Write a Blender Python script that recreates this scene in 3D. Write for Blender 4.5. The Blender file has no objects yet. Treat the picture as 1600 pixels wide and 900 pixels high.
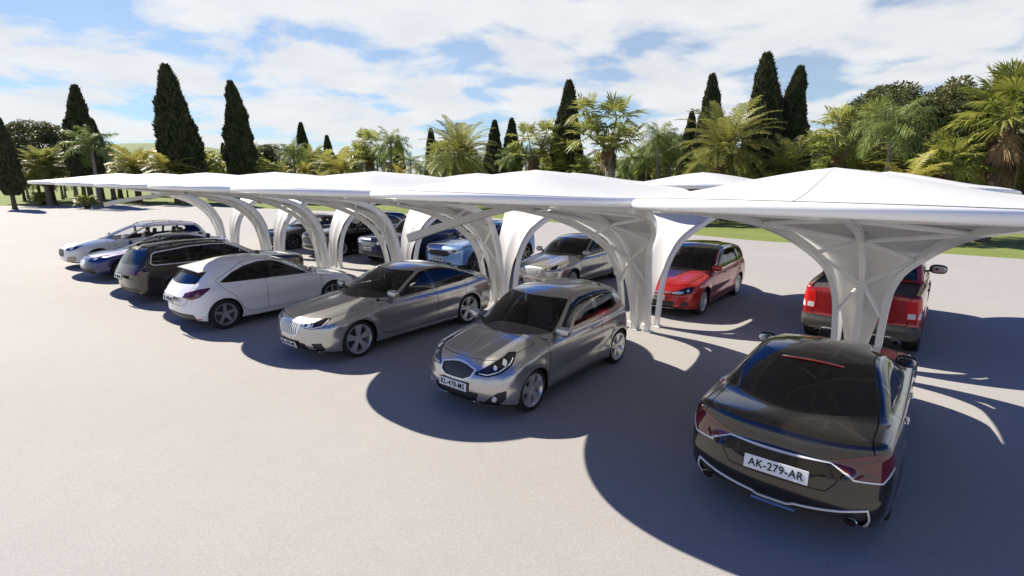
import bpy, math, random
import numpy as np
from mathutils import Vector, Matrix
sc = bpy.context.scene
COL = sc.collection
R = math.radians
rng = np.random.default_rng(7)
random.seed(7)

# ------------------------------------------------------------------ camera (solved from the photograph)
F_PX, YAW, PITCH, CAM_H = 821.456, 0.676, 0.2107, 3.305
cd = bpy.data.cameras.new('camera'); cam = bpy.data.objects.new('camera', cd); COL.objects.link(cam)
cd.sensor_width = 36.0; cd.lens = F_PX / 1600 * 36.0; cd.clip_end = 20000; cd.clip_start = 0.05
fw = Vector((-math.sin(YAW) * math.cos(PITCH), math.cos(YAW) * math.cos(PITCH), -math.sin(PITCH)))
cam.location = (0, 0, CAM_H); cam.rotation_euler = fw.to_track_quat('-Z', 'Y').to_euler()
sc.camera = cam
_r = Vector((math.cos(YAW), math.sin(YAW), 0)); _u = _r.cross(fw)
def ray(px, py):
    return fw * F_PX + _r * (px - 800) + _u * (450 - py)
def ground_at(px, py, z=0.0):
    d = ray(px, py); t = (z - CAM_H) / d.z
    return d.x * t, d.y * t
def at_depth(px, py, D):
    d = ray(px, py); t = D / math.hypot(d.x, d.y)
    return d.x * t, d.y * t, CAM_H + d.z * t

# ------------------------------------------------------------------ tagging helpers
def tag(o, label=None, cat=None, group=None, kind=None):
    if label: o['label'] = label
    if cat: o['category'] = cat
    if group: o['group'] = group
    if kind: o['kind'] = kind
    return o
def empty(name, loc=(0, 0, 0), rz=0.0):
    o = bpy.data.objects.new(name, None); COL.objects.link(o)
    o.location = loc; o.rotation_euler = (0, 0, rz); o.empty_display_size = 0.3
    return o
def link(name, me, parent=None, mat=None):
    o = bpy.data.objects.new(name, me); COL.objects.link(o)
    if parent is not None: o.parent = parent
    if mat is not None:
        me.materials.clear(); me.materials.append(mat)
    return o
def mesh_np(name, V, Fc, N=None, smooth=True):
    """V (n,3), Fc list/array of faces; N custom vertex normals"""
    me = bpy.data.meshes.new(name)
    V = np.asarray(V, np.float32)
    if isinstance(Fc, np.ndarray):
        k = Fc.shape[1]; nf = len(Fc)
        me.vertices.add(len(V)); me.vertices.foreach_set('co', V.ravel())
        me.loops.add(nf * k); me.loops.foreach_set('vertex_index', Fc.astype(np.int32).ravel())
        me.polygons.add(nf); me.polygons.foreach_set('loop_start', np.arange(0, nf * k, k, dtype=np.int32))
        me.polygons.foreach_set('loop_total', np.full(nf, k, np.int32))
        me.polygons.foreach_set('use_smooth', np.full(nf, smooth, bool))
        me.update(calc_edges=True)
    else:
        me.from_pydata([tuple(v) for v in V], [], [tuple(int(i) for i in f) for f in Fc])
        me.polygons.foreach_set('use_smooth', np.full(len(me.polygons), smooth, bool))
        me.update()
    if N is not None and len(V):
        me.normals_split_custom_set_from_vertices(np.asarray(N, np.float64).tolist())
    return me

class MB:
    """collects simple solids into one mesh"""
    def __init__(s): s.v = []; s.f = []; s.n = 0
    def add(s, V, Fc):
        V = np.asarray(V, float); s.v.append(V)
        for f in Fc: s.f.append(tuple(int(i) + s.n for i in f))
        s.n += len(V); return s
    def box(s, c, d, rot=None, bev=0.0):
        c = np.array(c, float); hx, hy, hz = np.array(d, float) / 2
        b = min(bev, hx * .9, hy * .9, hz * .9)
        if b <= 0:
            V = np.array([[x, y, z] for x in (-hx, hx) for y in (-hy, hy) for z in (-hz, hz)])
            Fc = [(0, 1, 3, 2), (4, 6, 7, 5), (0, 4, 5, 1), (2, 3, 7, 6), (0, 2, 6, 4), (1, 5, 7, 3)]
        else:
            V = []; idx = {}
            for sx in (-1, 1):
                for sy in (-1, 1):
                    for sz in (-1, 1):
                        for k in range(3):
                            q = np.array([sx * hx, sy * hy, sz * hz], float)
                            for j in range(3):
                                if j != k: q[j] -= b * (sx, sy, sz)[j]
                            idx[(sx, sy, sz, k)] = len(V); V.append(q)
            V = np.array(V); Fc = []
            for sx in (-1, 1):
                Fc.append([idx[(sx, a, c_, 0)] for a, c_ in ((-1, -1), (1, -1), (1, 1), (-1, 1))][::sx])
                Fc.append([idx[(a, sx, c_, 1)] for a, c_ in ((-1, -1), (-1, 1), (1, 1), (1, -1))][::sx])
                Fc.append([idx[(a, c_, sx, 2)] for a, c_ in ((-1, -1), (1, -1), (1, 1), (-1, 1))][::sx])
            for a in (-1, 1):
                for c_ in (-1, 1):
                    Fc.append([idx[(-1, a, c_, 1)], idx[(1, a, c_, 1)], idx[(1, a, c_, 2)], idx[(-1, a, c_, 2)]])
                    Fc.append([idx[(a, -1, c_, 0)], idx[(a, 1, c_, 0)], idx[(a, 1, c_, 2)], idx[(a, -1, c_, 2)]])
                    Fc.append([idx[(a, c_, -1, 0)], idx[(a, c_, 1, 0)], idx[(a, c_, 1, 1)], idx[(a, c_, -1, 1)]])
                    for e in (-1, 1): Fc.append([idx[(a, c_, e, k)] for k in range(3)])
        if rot is not None: V = V @ np.array(rot).T
        return s.add(V + c, Fc)
    def tube(s, pts, r, n=8, closed=False, caps=True, flat=None):
        """round tube along pts; flat=(w,h) makes a rectangular bar with 'up' along z-ish"""
        P = np.array(pts, float); m = len(P)
        T = np.zeros_like(P)
        if closed: T = np.roll(P, -1, 0) - np.roll(P, 1, 0)
        else:
            T[1:-1] = P[2:] - P[:-2]; T[0] = P[1] - P[0]; T[-1] = P[-1] - P[-2]
        T /= np.linalg.norm(T, axis=1)[:, None] + 1e-12
        up = np.array([0, 0, 1.0]) if abs(T[:, 2]).max() < .95 else np.array([1.0, 0.02, 0])
        A = np.cross(T, up); A /= np.linalg.norm(A, axis=1)[:, None] + 1e-12
        B = np.cross(A, T)
        rr = np.broadcast_to(np.asarray(r, float), (m,))
        an = np.arange(n) * 2 * np.pi / n
        if flat is not None:
            w, h = flat; n = 4
            q = np.array([[-w / 2, -h / 2], [w / 2, -h / 2], [w / 2, h / 2], [-w / 2, h / 2]])
            V = (P[:, None] + A[:, None] * q[None, :, :1] + B[:, None] * q[None, :, 1:]).reshape(-1, 3)
        else:
            V = (P[:, None] + rr[:, None, None] * (A[:, None] * np.cos(an)[None, :, None] + B[:, None] * np.sin(an)[None, :, None])).reshape(-1, 3)
        Fc = []
        for i in range(m if closed else m - 1):
            j = (i + 1) % m
            for k in range(n):
                l = (k + 1) % n
                Fc.append((i * n + k, i * n + l, j * n + l, j * n + k))
        if caps and not closed:
            Fc.append(tuple(range(n))[::-1]); Fc.append(tuple((m - 1) * n + k for k in range(n)))
        return s.add(V, Fc)
    def lathe(s, prof, n=32, axis='y', closed=True):
        """prof: list of (r, t) revolved about axis"""
        P = np.array(prof, float); m = len(P); an = np.arange(n) * 2 * np.pi / n
        r = P[:, 0][:, None]; t = np.broadcast_to(P[:, 1][:, None], (m, n))
        if axis == 'y': V = np.stack([r * np.cos(an), t, r * np.sin(an)], -1)
        elif axis == 'z': V = np.stack([r * np.cos(an), r * np.sin(an), t], -1)
        else: V = np.stack([t, r * np.cos(an), r * np.sin(an)], -1)
        Fc = []
        for i in range(m if closed else m - 1):
            j = (i + 1) % m
            for k in range(n):
                l = (k + 1) % n
                Fc.append((i * n + k, j * n + k, j * n + l, i * n + l))
        return s.add(V.reshape(-1, 3), Fc)
    def ellip(s, c, d, p=2.0, n=20, m=12, rot=None):
        """super-ellipsoid (p>2 = boxier)"""
        th = np.linspace(-np.pi / 2, np.pi / 2, m + 1); ph = np.arange(n) * 2 * np.pi / n
        f = lambda a: np.sign(a) * np.abs(a) ** (2 / p)
        ct, st = f(np.cos(th)), f(np.sin(th))
        V = np.stack([ct[:, None] * f(np.cos(ph))[None], ct[:, None] * f(np.sin(ph))[None], np.broadcast_to(st[:, None], (m + 1, n))], -1).reshape(-1, 3) * np.array(d) / 2
        if rot is not None: V = V @ np.array(rot).T
        Fc = []
        for i in range(m):
            for k in range(n):
                l = (k + 1) % n
                Fc.append((i * n + k, i * n + l, (i + 1) * n + l, (i + 1) * n + k))
        return s.add(V + np.array(c, float), Fc)
    def xform(s, M):
        M = np.array(M)
        s.v = [v @ M[:3, :3].T + M[:3, 3] for v in s.v]; return s
    def mesh(s, name, smooth=True, sharp=0.6):
        V = np.concatenate(s.v) if s.v else np.zeros((0, 3))
        me = bpy.data.meshes.new(name); me.from_pydata(V.tolist(), [], s.f); me.update()
        if smooth:
            me.polygons.foreach_set('use_smooth', np.ones(len(me.polygons), bool))
            try: me.set_sharp_from_angle(angle=sharp)
            except Exception: pass
        return me
    def build(s, name, mat, parent=None, smooth=True, sharp=0.6):
        return link(name, s.mesh(name, smooth, sharp), parent, mat)

# ------------------------------------------------------------------ materials
def mat_new(name):
    m = bpy.data.materials.new(name); m.use_nodes = True
    nt = m.node_tree; b = nt.nodes['Principled BSDF']
    return m, nt, b
def setp(b, **k):
    for n, v in k.items():
        n = {'base': 'Base Color', 'rough': 'Roughness', 'metal': 'Metallic', 'coat': 'Coat Weight', 'coatr': 'Coat Roughness',
             'spec': 'Specular IOR Level', 'sheen': 'Sheen Weight'}.get(n, n)
        if n == 'Base Color' and len(v) == 3: v = (*v, 1)
        b.inputs[n].default_value = v
def simple(name, base, rough=.5, metal=0., **k):
    m, nt, b = mat_new(name); setp(b, base=base, rough=rough, metal=metal, **k); return m
def nn(nt, t, **k):
    n = nt.nodes.new(t)
    for a, v in k.items(): setattr(n, a, v)
    return n
def noise_col(m, nt, b, c1, c2, scale, detail=4, coord='Object', sock='Base Color', lo=.35, hi=.65):
    tc = nn(nt, 'ShaderNodeTexCoord'); nz = nn(nt, 'ShaderNodeTexNoise'); nz.inputs['Scale'].default_value = scale; nz.inputs['Detail'].default_value = detail
    rp = nn(nt, 'ShaderNodeValToRGB'); rp.color_ramp.elements[0].position = lo; rp.color_ramp.elements[1].position = hi
    rp.color_ramp.elements[0].color = (*c1, 1); rp.color_ramp.elements[1].color = (*c2, 1)
    nt.links.new(tc.outputs[coord], nz.inputs['Vector']); nt.links.new(nz.outputs['Fac'], rp.inputs['Fac'])
    if sock: nt.links.new(rp.outputs['Color'], b.inputs[sock])
    return tc, nz, rp
def paint(name, col, metal=.55, rough=.22, coat=1.0):
    m, nt, b = mat_new(name); setp(b, rough=rough, metal=metal, coat=coat, coatr=.025)
    c2 = tuple(min(1, c * 1.12 + .002) for c in col)
    noise_col(m, nt, b, col, c2, 420, 1)          # metallic flake
    # a very light film of dust breaks the gloss up
    tc = nn(nt, 'ShaderNodeTexCoord'); nz = nn(nt, 'ShaderNodeTexNoise'); nz.inputs['Scale'].default_value = 3.0; nz.inputs['Detail'].default_value = 6
    mr = nn(nt, 'ShaderNodeMapRange'); mr.inputs['To Min'].default_value = .015; mr.inputs['To Max'].default_value = .07
    nt.links.new(tc.outputs['Object'], nz.inputs['Vector']); nt.links.new(nz.outputs['Fac'], mr.inputs['Value']); nt.links.new(mr.outputs['Result'], b.inputs['Coat Roughness'])
    return m
def glass(name, tint, refl=1.0):
    m = bpy.data.materials.new(name); m.use_nodes = True; nt = m.node_tree; nt.nodes.clear()
    out = nn(nt, 'ShaderNodeOutputMaterial'); mx = nn(nt, 'ShaderNodeMixShader'); tr = nn(nt, 'ShaderNodeBsdfTransparent'); gl = nn(nt, 'ShaderNodeBsdfGlossy')
    fr = nn(nt, 'ShaderNodeFresnel'); fr.inputs['IOR'].default_value = 1.5
    tr.inputs['Color'].default_value = (*tint, 1); gl.inputs['Roughness'].default_value = .015; gl.inputs['Color'].default_value = (refl, refl, refl, 1)
    nt.links.new(fr.outputs[0], mx.inputs[0]); nt.links.new(tr.outputs[0], mx.inputs[1]); nt.links.new(gl.outputs[0], mx.inputs[2]); nt.links.new(mx.outputs[0], out.inputs[0])
    return m
def leafmat(name, c1, c2, scale=.6, trans=.25, rough=.45):
    m, nt, b = mat_new(name); setp(b, rough=rough, spec=.25)
    tc, nz, rp = noise_col(m, nt, b, c1, c2, scale, 6, lo=.3, hi=.7)
    tl = nn(nt, 'ShaderNodeBsdfTranslucent'); mx = nn(nt, 'ShaderNodeMixShader'); mx.inputs[0].default_value = trans
    out = nt.nodes['Material Output']
    nt.links.new(rp.outputs['Color'], tl.inputs['Color']); nt.links.new(b.outputs[0], mx.inputs[1]); nt.links.new(tl.outputs[0], mx.inputs[2]); nt.links.new(mx.outputs[0], out.inputs[0])
    return m
M = {}
M['chrome'] = simple('chrome', (.75, .76, .78), .12, 1.0)
M['satin'] = simple('satin_trim', (.62, .64, .68), .3, 1.0)
M['white_trim'] = simple('white_trim', (.78, .79, .8), .25, .2, coat=.6)
M['black_gloss'] = simple('black_gloss', (.006, .006, .007), .08, 0., coat=.8)
M['black_plastic'] = simple('black_plastic', (.018, .018, .019), .5)
M['clad'] = simple('grey_cladding', (.035, .034, .033), .5)
M['rubber'] = simple('rubber', (.014, .014, .015), .75)
M['rim'] = simple('rim_alloy', (.72, .72, .73), .28, .75)
M['rim_dark'] = simple('rim_dark_alloy', (.20, .20, .21), .35, .8)
M['rim_mid'] = simple('rim_grey_alloy', (.42, .42, .43), .32, .7)
M['disc'] = simple('brake_disc', (.10, .10, .10), .4, .8)
M['lamp_black'] = simple('lamp_housing', (.006, .006, .007), .06, 0., coat=.3)
M['lamp_clear'] = simple('lamp_clear', (.62, .66, .7), .08, .5, coat=1.0)
M['drl'] = simple('lamp_light_guide', (.55, .57, .60), .2, 0., coat=1.0)
M['tail_red'] = simple('tail_lamp_red', (.10, .005, .009), .07, 0., coat=1.0)
M['tail_dark'] = simple('tail_lamp_dark_red', (.05, .004, .010), .07, 0., coat=1.0)
M['tail_bright'] = simple('tail_lamp_bright_red', (.55, .015, .012), .1, 0., coat=1.0)
M['plate'] = simple('plate_white', (.66, .68, .70), .7, 0., spec=.15)
M['plate_txt'] = simple('plate_letters', (.010, .011, .016), .8, 0., spec=.05)
M['interior'] = simple('interior_trim', (.030, .029, .030), .8)
M['seat'] = simple('seat_cloth', (.055, .056, .068), .85)
M['seat_lightened'] = simple('seat_cloth_lightened', (.24, .24, .26), .85)  # seat cloth lightened; its colour stands in for light the cabin lacks
M['seat_tan'] = simple('seat_tan_leather', (.28, .20, .14), .7)
M['dash'] = simple('dashboard_vinyl', (.11, .10, .09), .75)
M['dash_tan'] = simple('dashboard_beige', (.42, .35, .27), .75)
M['arch'] = simple('arch_liner', (.008, .008, .008), .9)
M['glass'] = glass('windscreen_glass', (.88, .90, .90))
M['glass_tint'] = glass('tinted_side_glass', (.68, .70, .70))
M['glass_dark'] = glass('privacy_glass', (.24, .25, .26))
M['roof_glass'] = simple('panoramic_roof', (.006, .007, .007), .04, 0., coat=1.0)
# ------------------------------------------------------------------ car builder: an implicit body, meshed and cut into panels
def pchip(xs, ys, n=500, ext=0.0):
    xs = np.array(xs, float); ys = np.array(ys, float)
    h = np.diff(xs); dl = np.diff(ys) / h; m = np.zeros(len(xs))
    for i in range(1, len(xs) - 1):
        if dl[i - 1] * dl[i] > 0:
            w1, w2 = 2 * h[i] + h[i - 1], h[i] + 2 * h[i - 1]; m[i] = (w1 + w2) / (w1 / dl[i - 1] + w2 / dl[i])
    m[0], m[-1] = dl[0], dl[-1]
    t = np.linspace(xs[0], xs[-1], n); k = np.clip(np.searchsorted(xs, t, side='right') - 1, 0, len(h) - 1)
    s = (t - xs[k]) / h[k]
    y = ((1 + 2 * s) * (1 - s) ** 2) * ys[k] + s * (1 - s) ** 2 * h[k] * m[k] + s * s * (3 - 2 * s) * ys[k + 1] + s * s * (s - 1) * h[k] * m[k + 1]
    return t, y, m[0], m[-1]
class Curve:
    def __init__(s, pts):
        p = sorted(pts); s.x, s.y, s.m0, s.m1 = pchip([a for a, _ in p], [b for _, b in p])
        s.g = np.gradient(s.y, s.x)
    def __call__(s, t):
        y = np.interp(t, s.x, s.y)
        y = y + np.where(t < s.x[0], (t - s.x[0]) * s.m0, 0) + np.where(t > s.x[-1], (t - s.x[-1]) * s.m1, 0)
        return y
    def slope(s, t): return np.interp(t, s.x, s.g)
def smax(a, b, k):
    h = np.maximum(k - np.abs(a - b), 0) / k
    return np.maximum(a, b) + h * h * k * .25
def smin(a, b, k): return -smax(-a, -b, k)
def poly_sdf(u, v, P):
    P = np.array(P, float); n = len(P); p = np.stack([u, v], -1)
    d = np.full(len(u), 1e9); ins = np.zeros(len(u), bool)
    for i in range(n):
        a, b = P[i], P[(i + 1) % n]; e = b - a; w = p - a
        t = np.clip((w @ e) / (e @ e + 1e-12), 0, 1); q = w - t[:, None] * e; d = np.minimum(d, (q * q).sum(1))
        c1 = p[:, 1] >= a[1]; c2 = p[:, 1] < b[1]; c3 = e[0] * w[:, 1] > e[1] * w[:, 0]
        al = c1 & c2 & c3; no = ~c1 & ~c2 & ~c3; ins ^= al | no
    d = np.sqrt(d); return np.where(ins, -d, d)
def line_dist(u, v, P):
    P = np.array(P, float); p = np.stack([u, v], -1); d = np.full(len(u), 1e9)
    for i in range(len(P) - 1):
        a, b = P[i], P[i + 1]; e = b - a; w = p - a
        t = np.clip((w @ e) / (e @ e + 1e-12), 0, 1); q = w - t[:, None] * e; d = np.minimum(d, (q * q).sum(1))
    return np.sqrt(d)

class Body:
    def __init__(s, sp):
        s.sp = sp; L = s.L = sp['L']; s.hw = sp['W'] / 2
        X = lambda pts: [(L / 2 - d, z) for d, z in pts]
        s.top = Curve(X(sp['top'])); s.gh = Curve(X(sp['gh']))
        s.ff = Curve(sp['ff']); s.rf = Curve(sp['rf'])
        s.xfa = L / 2 - sp['axle']; s.xra = s.xfa - sp['wb']; s.rw = sp['rw']; s.ra = sp.get('ra', sp['rw'] + .045)
        zb = s.zb = sp['belt']; H = s.H = sp['H']
        s.sec = Curve(sp.get('sec', [(0, .86), (.2, .93), (.34, .968), (.5, .99), (.66, 1.0), (zb - .14, .985), (zb, .955), (zb + .3, .90)]))
        s.wb_, s.wr = sp.get('wbelt', .925) * s.hw, sp.get('wroof', .70) * s.hw
        gx = [a for a, _ in X(sp['gh'])]; s.gx0, s.gx1 = min(gx), max(gx); s.gxm = (s.gx0 + s.gx1) / 2
        s.zbot = sp.get('zbot', .17)
    def wg(s, z, x=None):
        t = np.clip((z - s.zb) / (s.H - s.zb), -1.0, 1.1); tt = np.maximum(t, 0)
        w = s.wb_ - (s.wb_ - s.wr) * (.55 * tt + .45 * tt ** 2) + .02 * np.minimum(t, 0)
        if x is not None:
            e = np.maximum(0, np.abs(x - s.gxm) / (s.gx1 - s.gxm) - .35) / .65
            w = w * (1 - s.sp.get('gtaper', .10) * e ** 2)
        return w
    def F(s, P):
        x, y, z = P[:, 0], P[:, 1], P[:, 2]; a = np.abs(y); hw, L, sp = s.hw, s.L, s.sp
        yb = np.minimum(a / hw, 1.15)
        e = np.abs(x) / (L / 2); plan = 1 - sp.get('ptaper', .06) * np.maximum(0, e - .45) ** 2 / .3
        wl = hw * plan * s.sec(z)
        # sculpting of the flank, arch lips
        sl = sp.get('crease', (.62, .05, .022, .09))
        zc = sl[0] - sl[1] * x
        wl = wl - sl[2] * np.exp(-((z - zc + .12) / sl[3]) ** 2) * np.clip((1.55 - np.abs(x + .05)) / .5, 0, 1)
        for xa in (s.xfa, s.xra):
            r = np.hypot(x - xa, z - s.rw); wl = wl + sp.get('flare', .018) * np.exp(-((r - s.ra - .02) / .075) ** 2)
        side = a - wl
        fr = x - (L / 2 - s.ff(z) - sp.get('bowf', .30) * yb ** sp.get('bowfp', 2.6))
        re = -(L / 2) + s.rf(z) + sp.get('bowr', .22) * yb ** sp.get('bowrp', 2.8) - x
        zt = s.top(x) - sp.get('crown', .075) * yb ** 2.2 + sp.get('ridge', .0) * np.exp(-((yb - .62) / .13) ** 2) * np.clip((x - .1) / .6, 0, 1)
        ct = 1 / np.sqrt(1 + s.top.slope(x) ** 2)
        top = (z - zt) * ct
        B = smax(top, side, sp.get('k_sh', .10)); B = smax(B, fr, sp.get('k_f', .13)); B = smax(B, re, sp.get('k_r', .12))
        zbo = s.zbot + .10 * np.clip((np.abs(x) - L / 2 + .75) / .75, 0, 1) ** 2
        B = smax(B, zbo - z, .06)
        bw = sp.get('bowg', .28)
        xx = x + bw * yb ** 2 * np.clip((x - s.gxm) / .5, -sp.get('bowgr', .5), 1)
        g = s.gh(xx); cg = 1 / np.sqrt(1 + s.gh.slope(xx) ** 2)
        gt = (z - (g - sp.get('crownr', .055) * (a / s.wr) ** 2)) * cg
        G = smax(gt, a - s.wg(z, x), sp.get('k_g', .085))
        G = smax(G, s.zb - .22 - z, .02)
        return smin(B, G, sp.get('k_bg', .035))
    def grad(s, P, h=2e-3):
        G = np.zeros_like(P)
        for i in range(3):
            d = np.zeros(3); d[i] = h; G[:, i] = s.F(P + d) - s.F(P - d)
        G /= 2 * h; return G
    def project(s, O, D, rmax=2.6, it=24):
        lo = np.zeros(len(O)); hi = np.full(len(O), rmax)
        for _ in range(it):
            m = (lo + hi) / 2; ins = s.F(O + D * m[:, None]) < 0
            lo = np.where(ins, m, lo); hi = np.where(ins, hi, m)
        return O + D * ((lo + hi) / 2)[:, None]
    def mesh(s, ds):
        L = s.L; A = L / 2 - .55; zc = .60
        nx = int(2 * A / ds); nt = int(.95 / ds * .9); M_ = int(3.9 / ds); Kd = 300
        ph = np.arange(Kd) * 2 * np.pi / Kd - np.pi / 2
        cs, sn = np.cos(ph), np.sin(ph)
        st = []
        th = np.linspace(0, np.pi / 2, nt + 1)[1:-1]
        for t in th[::-1]: st.append((-A, -np.sin(t), np.cos(t)))
        for x in np.linspace(-A, A, nx): st.append((x, 0, 1))
        for t in th: st.append((A, np.sin(t), np.cos(t)))
        st = np.array(st); S = len(st)
        O = np.zeros((S, Kd, 3)); O[..., 0] = st[:, 0][:, None]; O[..., 2] = zc
        D = np.zeros((S, Kd, 3)); D[..., 0] = st[:, 1][:, None]; D[..., 1] = st[:, 2][:, None] * cs; D[..., 2] = st[:, 2][:, None] * sn
        P = s.project(O.reshape(-1, 3), D.reshape(-1, 3)).reshape(S, Kd, 3)
        Q = np.zeros((S, M_, 3))
        for i in range(S):
            r = np.concatenate([P[i], P[i, :1]]); dl = np.linalg.norm(np.diff(r, axis=0), axis=1)
            zz = (r[1:, 2] + r[:-1, 2]) / 2; dl = dl * np.where(zz < .22, .35, 1.0) + 1e-6
            c = np.concatenate([[0], np.cumsum(dl)]); t = np.arange(M_) * c[-1] / M_
            for k in range(3): Q[i, :, k] = np.interp(t, c, r[:, k])
        V = Q.reshape(-1, 3)
        for _ in range(3):
            G = s.grad(V); f = s.F(V); V = V - G * np.clip(f / ((G * G).sum(1) + 1e-9), -.03, .03)[:, None]
        poles = s.project(np.array([[-A, 0, zc], [A, 0, zc]]), np.array([[-1., 0, 0], [1., 0, 0]]))
        V = np.concatenate([V, poles])
        i = np.arange(S - 1)[:, None] * M_; k = np.arange(M_)[None]; l = (k + 1) % M_
        a, b, c, d = (i + k).ravel(), (i + l).ravel(), (i + M_ + l).ravel(), (i + M_ + k).ravel()
        T = np.concatenate([np.stack([a, d, c], 1), np.stack([a, c, b], 1)])
        p0, p1 = len(V) - 2, len(V) - 1; kk = np.arange(M_); ll = (kk + 1) % M_
        T = np.concatenate([T, np.stack([np.full(M_, p0), kk, ll], 1), np.stack([np.full(M_, p1), (S - 1) * M_ + ll, (S - 1) * M_ + kk], 1)])
        N = s.grad(V, 4e-3); N /= np.linalg.norm(N, axis=1)[:, None] + 1e-9
        # winding outward
        fn = np.cross(V[T[:, 1]] - V[T[:, 0]], V[T[:, 2]] - V[T[:, 0]])
        if ((fn * N[T[:, 0]]).sum(1) > 0).mean() < .5: T = T[:, ::-1]
        return V, N, T
    def y_at(s, x, z):
        lo, hi = 0.0, 1.4
        for _ in range(30):
            m = (lo + hi) / 2
            if s.F(np.array([[x, m, z]]))[0] < 0: lo = m
            else: hi = m
        return lo
    def z_at(s, x, y):
        lo, hi = .5, 2.4
        for _ in range(30):
            m = (lo + hi) / 2
            if s.F(np.array([[x, y, m]]))[0] < 0: lo = m
            else: hi = m
        return lo
    def x_at(s, y, z, front=True):
        sg = 1 if front else -1; lo, hi = s.L / 2 - 1.0, s.L / 2 + .3
        for _ in range(30):
            m = (lo + hi) / 2
            if s.F(np.array([[m * sg, y, z]]))[0] < 0: lo = m
            else: hi = m
        return lo * sg
    def normal(s, p):
        g = s.grad(np.array([p]))[0]; return g / (np.linalg.norm(g) + 1e-9)

class Cutter:
    def __init__(s, V, N, T):
        s.V, s.N, s.T = V, N, T; s.lab = np.zeros(len(T), int); s.names = ['body']
    def id(s, n):
        if n not in s.names: s.names.append(n)
        return s.names.index(n)
    def _mid(s, E, w):
        key = np.minimum(E[:, 0], E[:, 1]).astype(np.int64) * (1 << 32) + np.maximum(E[:, 0], E[:, 1])
        _, first, inv = np.unique(key, return_index=True, return_inverse=True); inv = inv.ravel()
        a, b, t = E[first, 0], E[first, 1], w[first][:, None]
        nv = s.V[a] * (1 - t) + s.V[b] * t; nnm = s.N[a] * (1 - t) + s.N[b] * t
        nnm /= np.linalg.norm(nnm, axis=1)[:, None] + 1e-9
        base = len(s.V); s.V = np.concatenate([s.V, nv]); s.N = np.concatenate([s.N, nnm])
        return base + inv
    def _eval(s, idx, f):
        used = np.unique(s.T[idx]); val = np.full(len(s.V), np.nan); val[used] = f(s.V[used], s.N[used]); return val
    def cut(s, frm, f, to, h=.02, off=None):
        """triangles of the labels frm lying where f<0 get the label to; edges follow f=0; h = local refinement size"""
        ids = [s.id(n) for n in frm if n in s.names]; tid = s.id(to)
        for _ in range(9):
            idx = np.nonzero(np.isin(s.lab, ids))[0]
            if len(idx) == 0: return
            val = s._eval(idx, f); T = s.T[idx]
            P = s.V[T]; ed = np.linalg.norm(P - np.roll(P, -1, 1), axis=2); el = ed.max(1); k = ed.argmax(1)
            av = np.abs(val[T]).min(1); sg = (val[T] > 0).sum(1); mixed = (sg > 0) & (sg < 3)
            m = (mixed | (av < el * .5)) & (el > h)
            if not m.any(): break
            t = T[m]; k = k[m]; r = np.arange(len(t))
            E = np.stack([t[r, k], t[r, (k + 1) % 3]], 1); E.sort(1)
            key = np.unique(E[:, 0].astype(np.int64) * (1 << 32) + E[:, 1]); E = np.stack([key >> 32, key & 0xffffffff], 1).astype(int)
            mid = s._mid(E, np.full(len(E), .5)); flag = np.zeros(len(s.V), bool); flag[E.ravel()] = True
            for _r in range(6):                        # conforming: every triangle on a marked edge is bisected
                cand = np.nonzero(flag[s.T].sum(1) >= 2)[0]; t = s.T[cand]
                K = np.minimum(t, np.roll(t, -1, 1)).astype(np.int64) * (1 << 32) + np.maximum(t, np.roll(t, -1, 1))
                pos = np.clip(np.searchsorted(key, K), 0, len(key) - 1); hit = key[pos] == K; any_ = hit.any(1)
                if not any_.any(): break
                t = t[any_]; ci = cand[any_]; kk = hit[any_].argmax(1); r = np.arange(len(t)); mm = mid[pos[any_][r, kk]]
                a_, b_, c_ = t[r, kk], t[r, (kk + 1) % 3], t[r, (kk + 2) % 3]
                s.T[ci] = np.stack([a_, mm, c_], 1)
                s.T = np.concatenate([s.T, np.stack([mm, b_, c_], 1)]); s.lab = np.concatenate([s.lab, s.lab[ci]])
        idx = np.nonzero(np.isin(s.lab, ids))[0]; val = s._eval(idx, f); T = s.T[idx]; v = val[T]
        v = np.where(np.abs(v) < 1e-6, 1e-6, v); neg = v < 0; c = neg.sum(1)
        s.lab[idx[c == 3]] = tid
        mx = (c == 1) | (c == 2)
        if not mx.any(): return
        t, v, neg = T[mx], v[mx], neg[mx]; lone = np.where(neg.sum(1) == 1, neg.argmax(1), (~neg).argmax(1))
        rows = np.arange(len(t)); t = np.stack([t[rows, lone], t[rows, (lone + 1) % 3], t[rows, (lone + 2) % 3]], 1)
        v = np.stack([v[rows, lone], v[rows, (lone + 1) % 3], v[rows, (lone + 2) % 3]], 1)
        E = np.concatenate([t[:, [0, 1]], t[:, [0, 2]]]); vv = np.concatenate([v[:, [0, 1]], v[:, [0, 2]]])
        # orientation-independent weights
        sw = E[:, 0] > E[:, 1]; E2 = np.where(sw[:, None], E[:, ::-1], E); v2 = np.where(sw[:, None], vv[:, ::-1], vv)
        w = v2[:, 0] / (v2[:, 0] - v2[:, 1]); nid = s._mid(E2, w); n = len(t); A, Bq = nid[:n], nid[n:]
        lb = s.lab[idx[mx]]; l_lone = np.where(v[:, 0] < 0, tid, lb); l_oth = np.where(v[:, 0] < 0, lb, tid)
        keep = np.ones(len(s.T), bool); keep[idx[mx]] = False
        s.T = np.concatenate([s.T[keep], np.stack([t[:, 0], A, Bq], 1), np.stack([A, t[:, 1], t[:, 2]], 1), np.stack([A, t[:, 2], Bq], 1)])
        s.lab = np.concatenate([s.lab[keep], l_lone, l_oth, l_oth])
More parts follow.
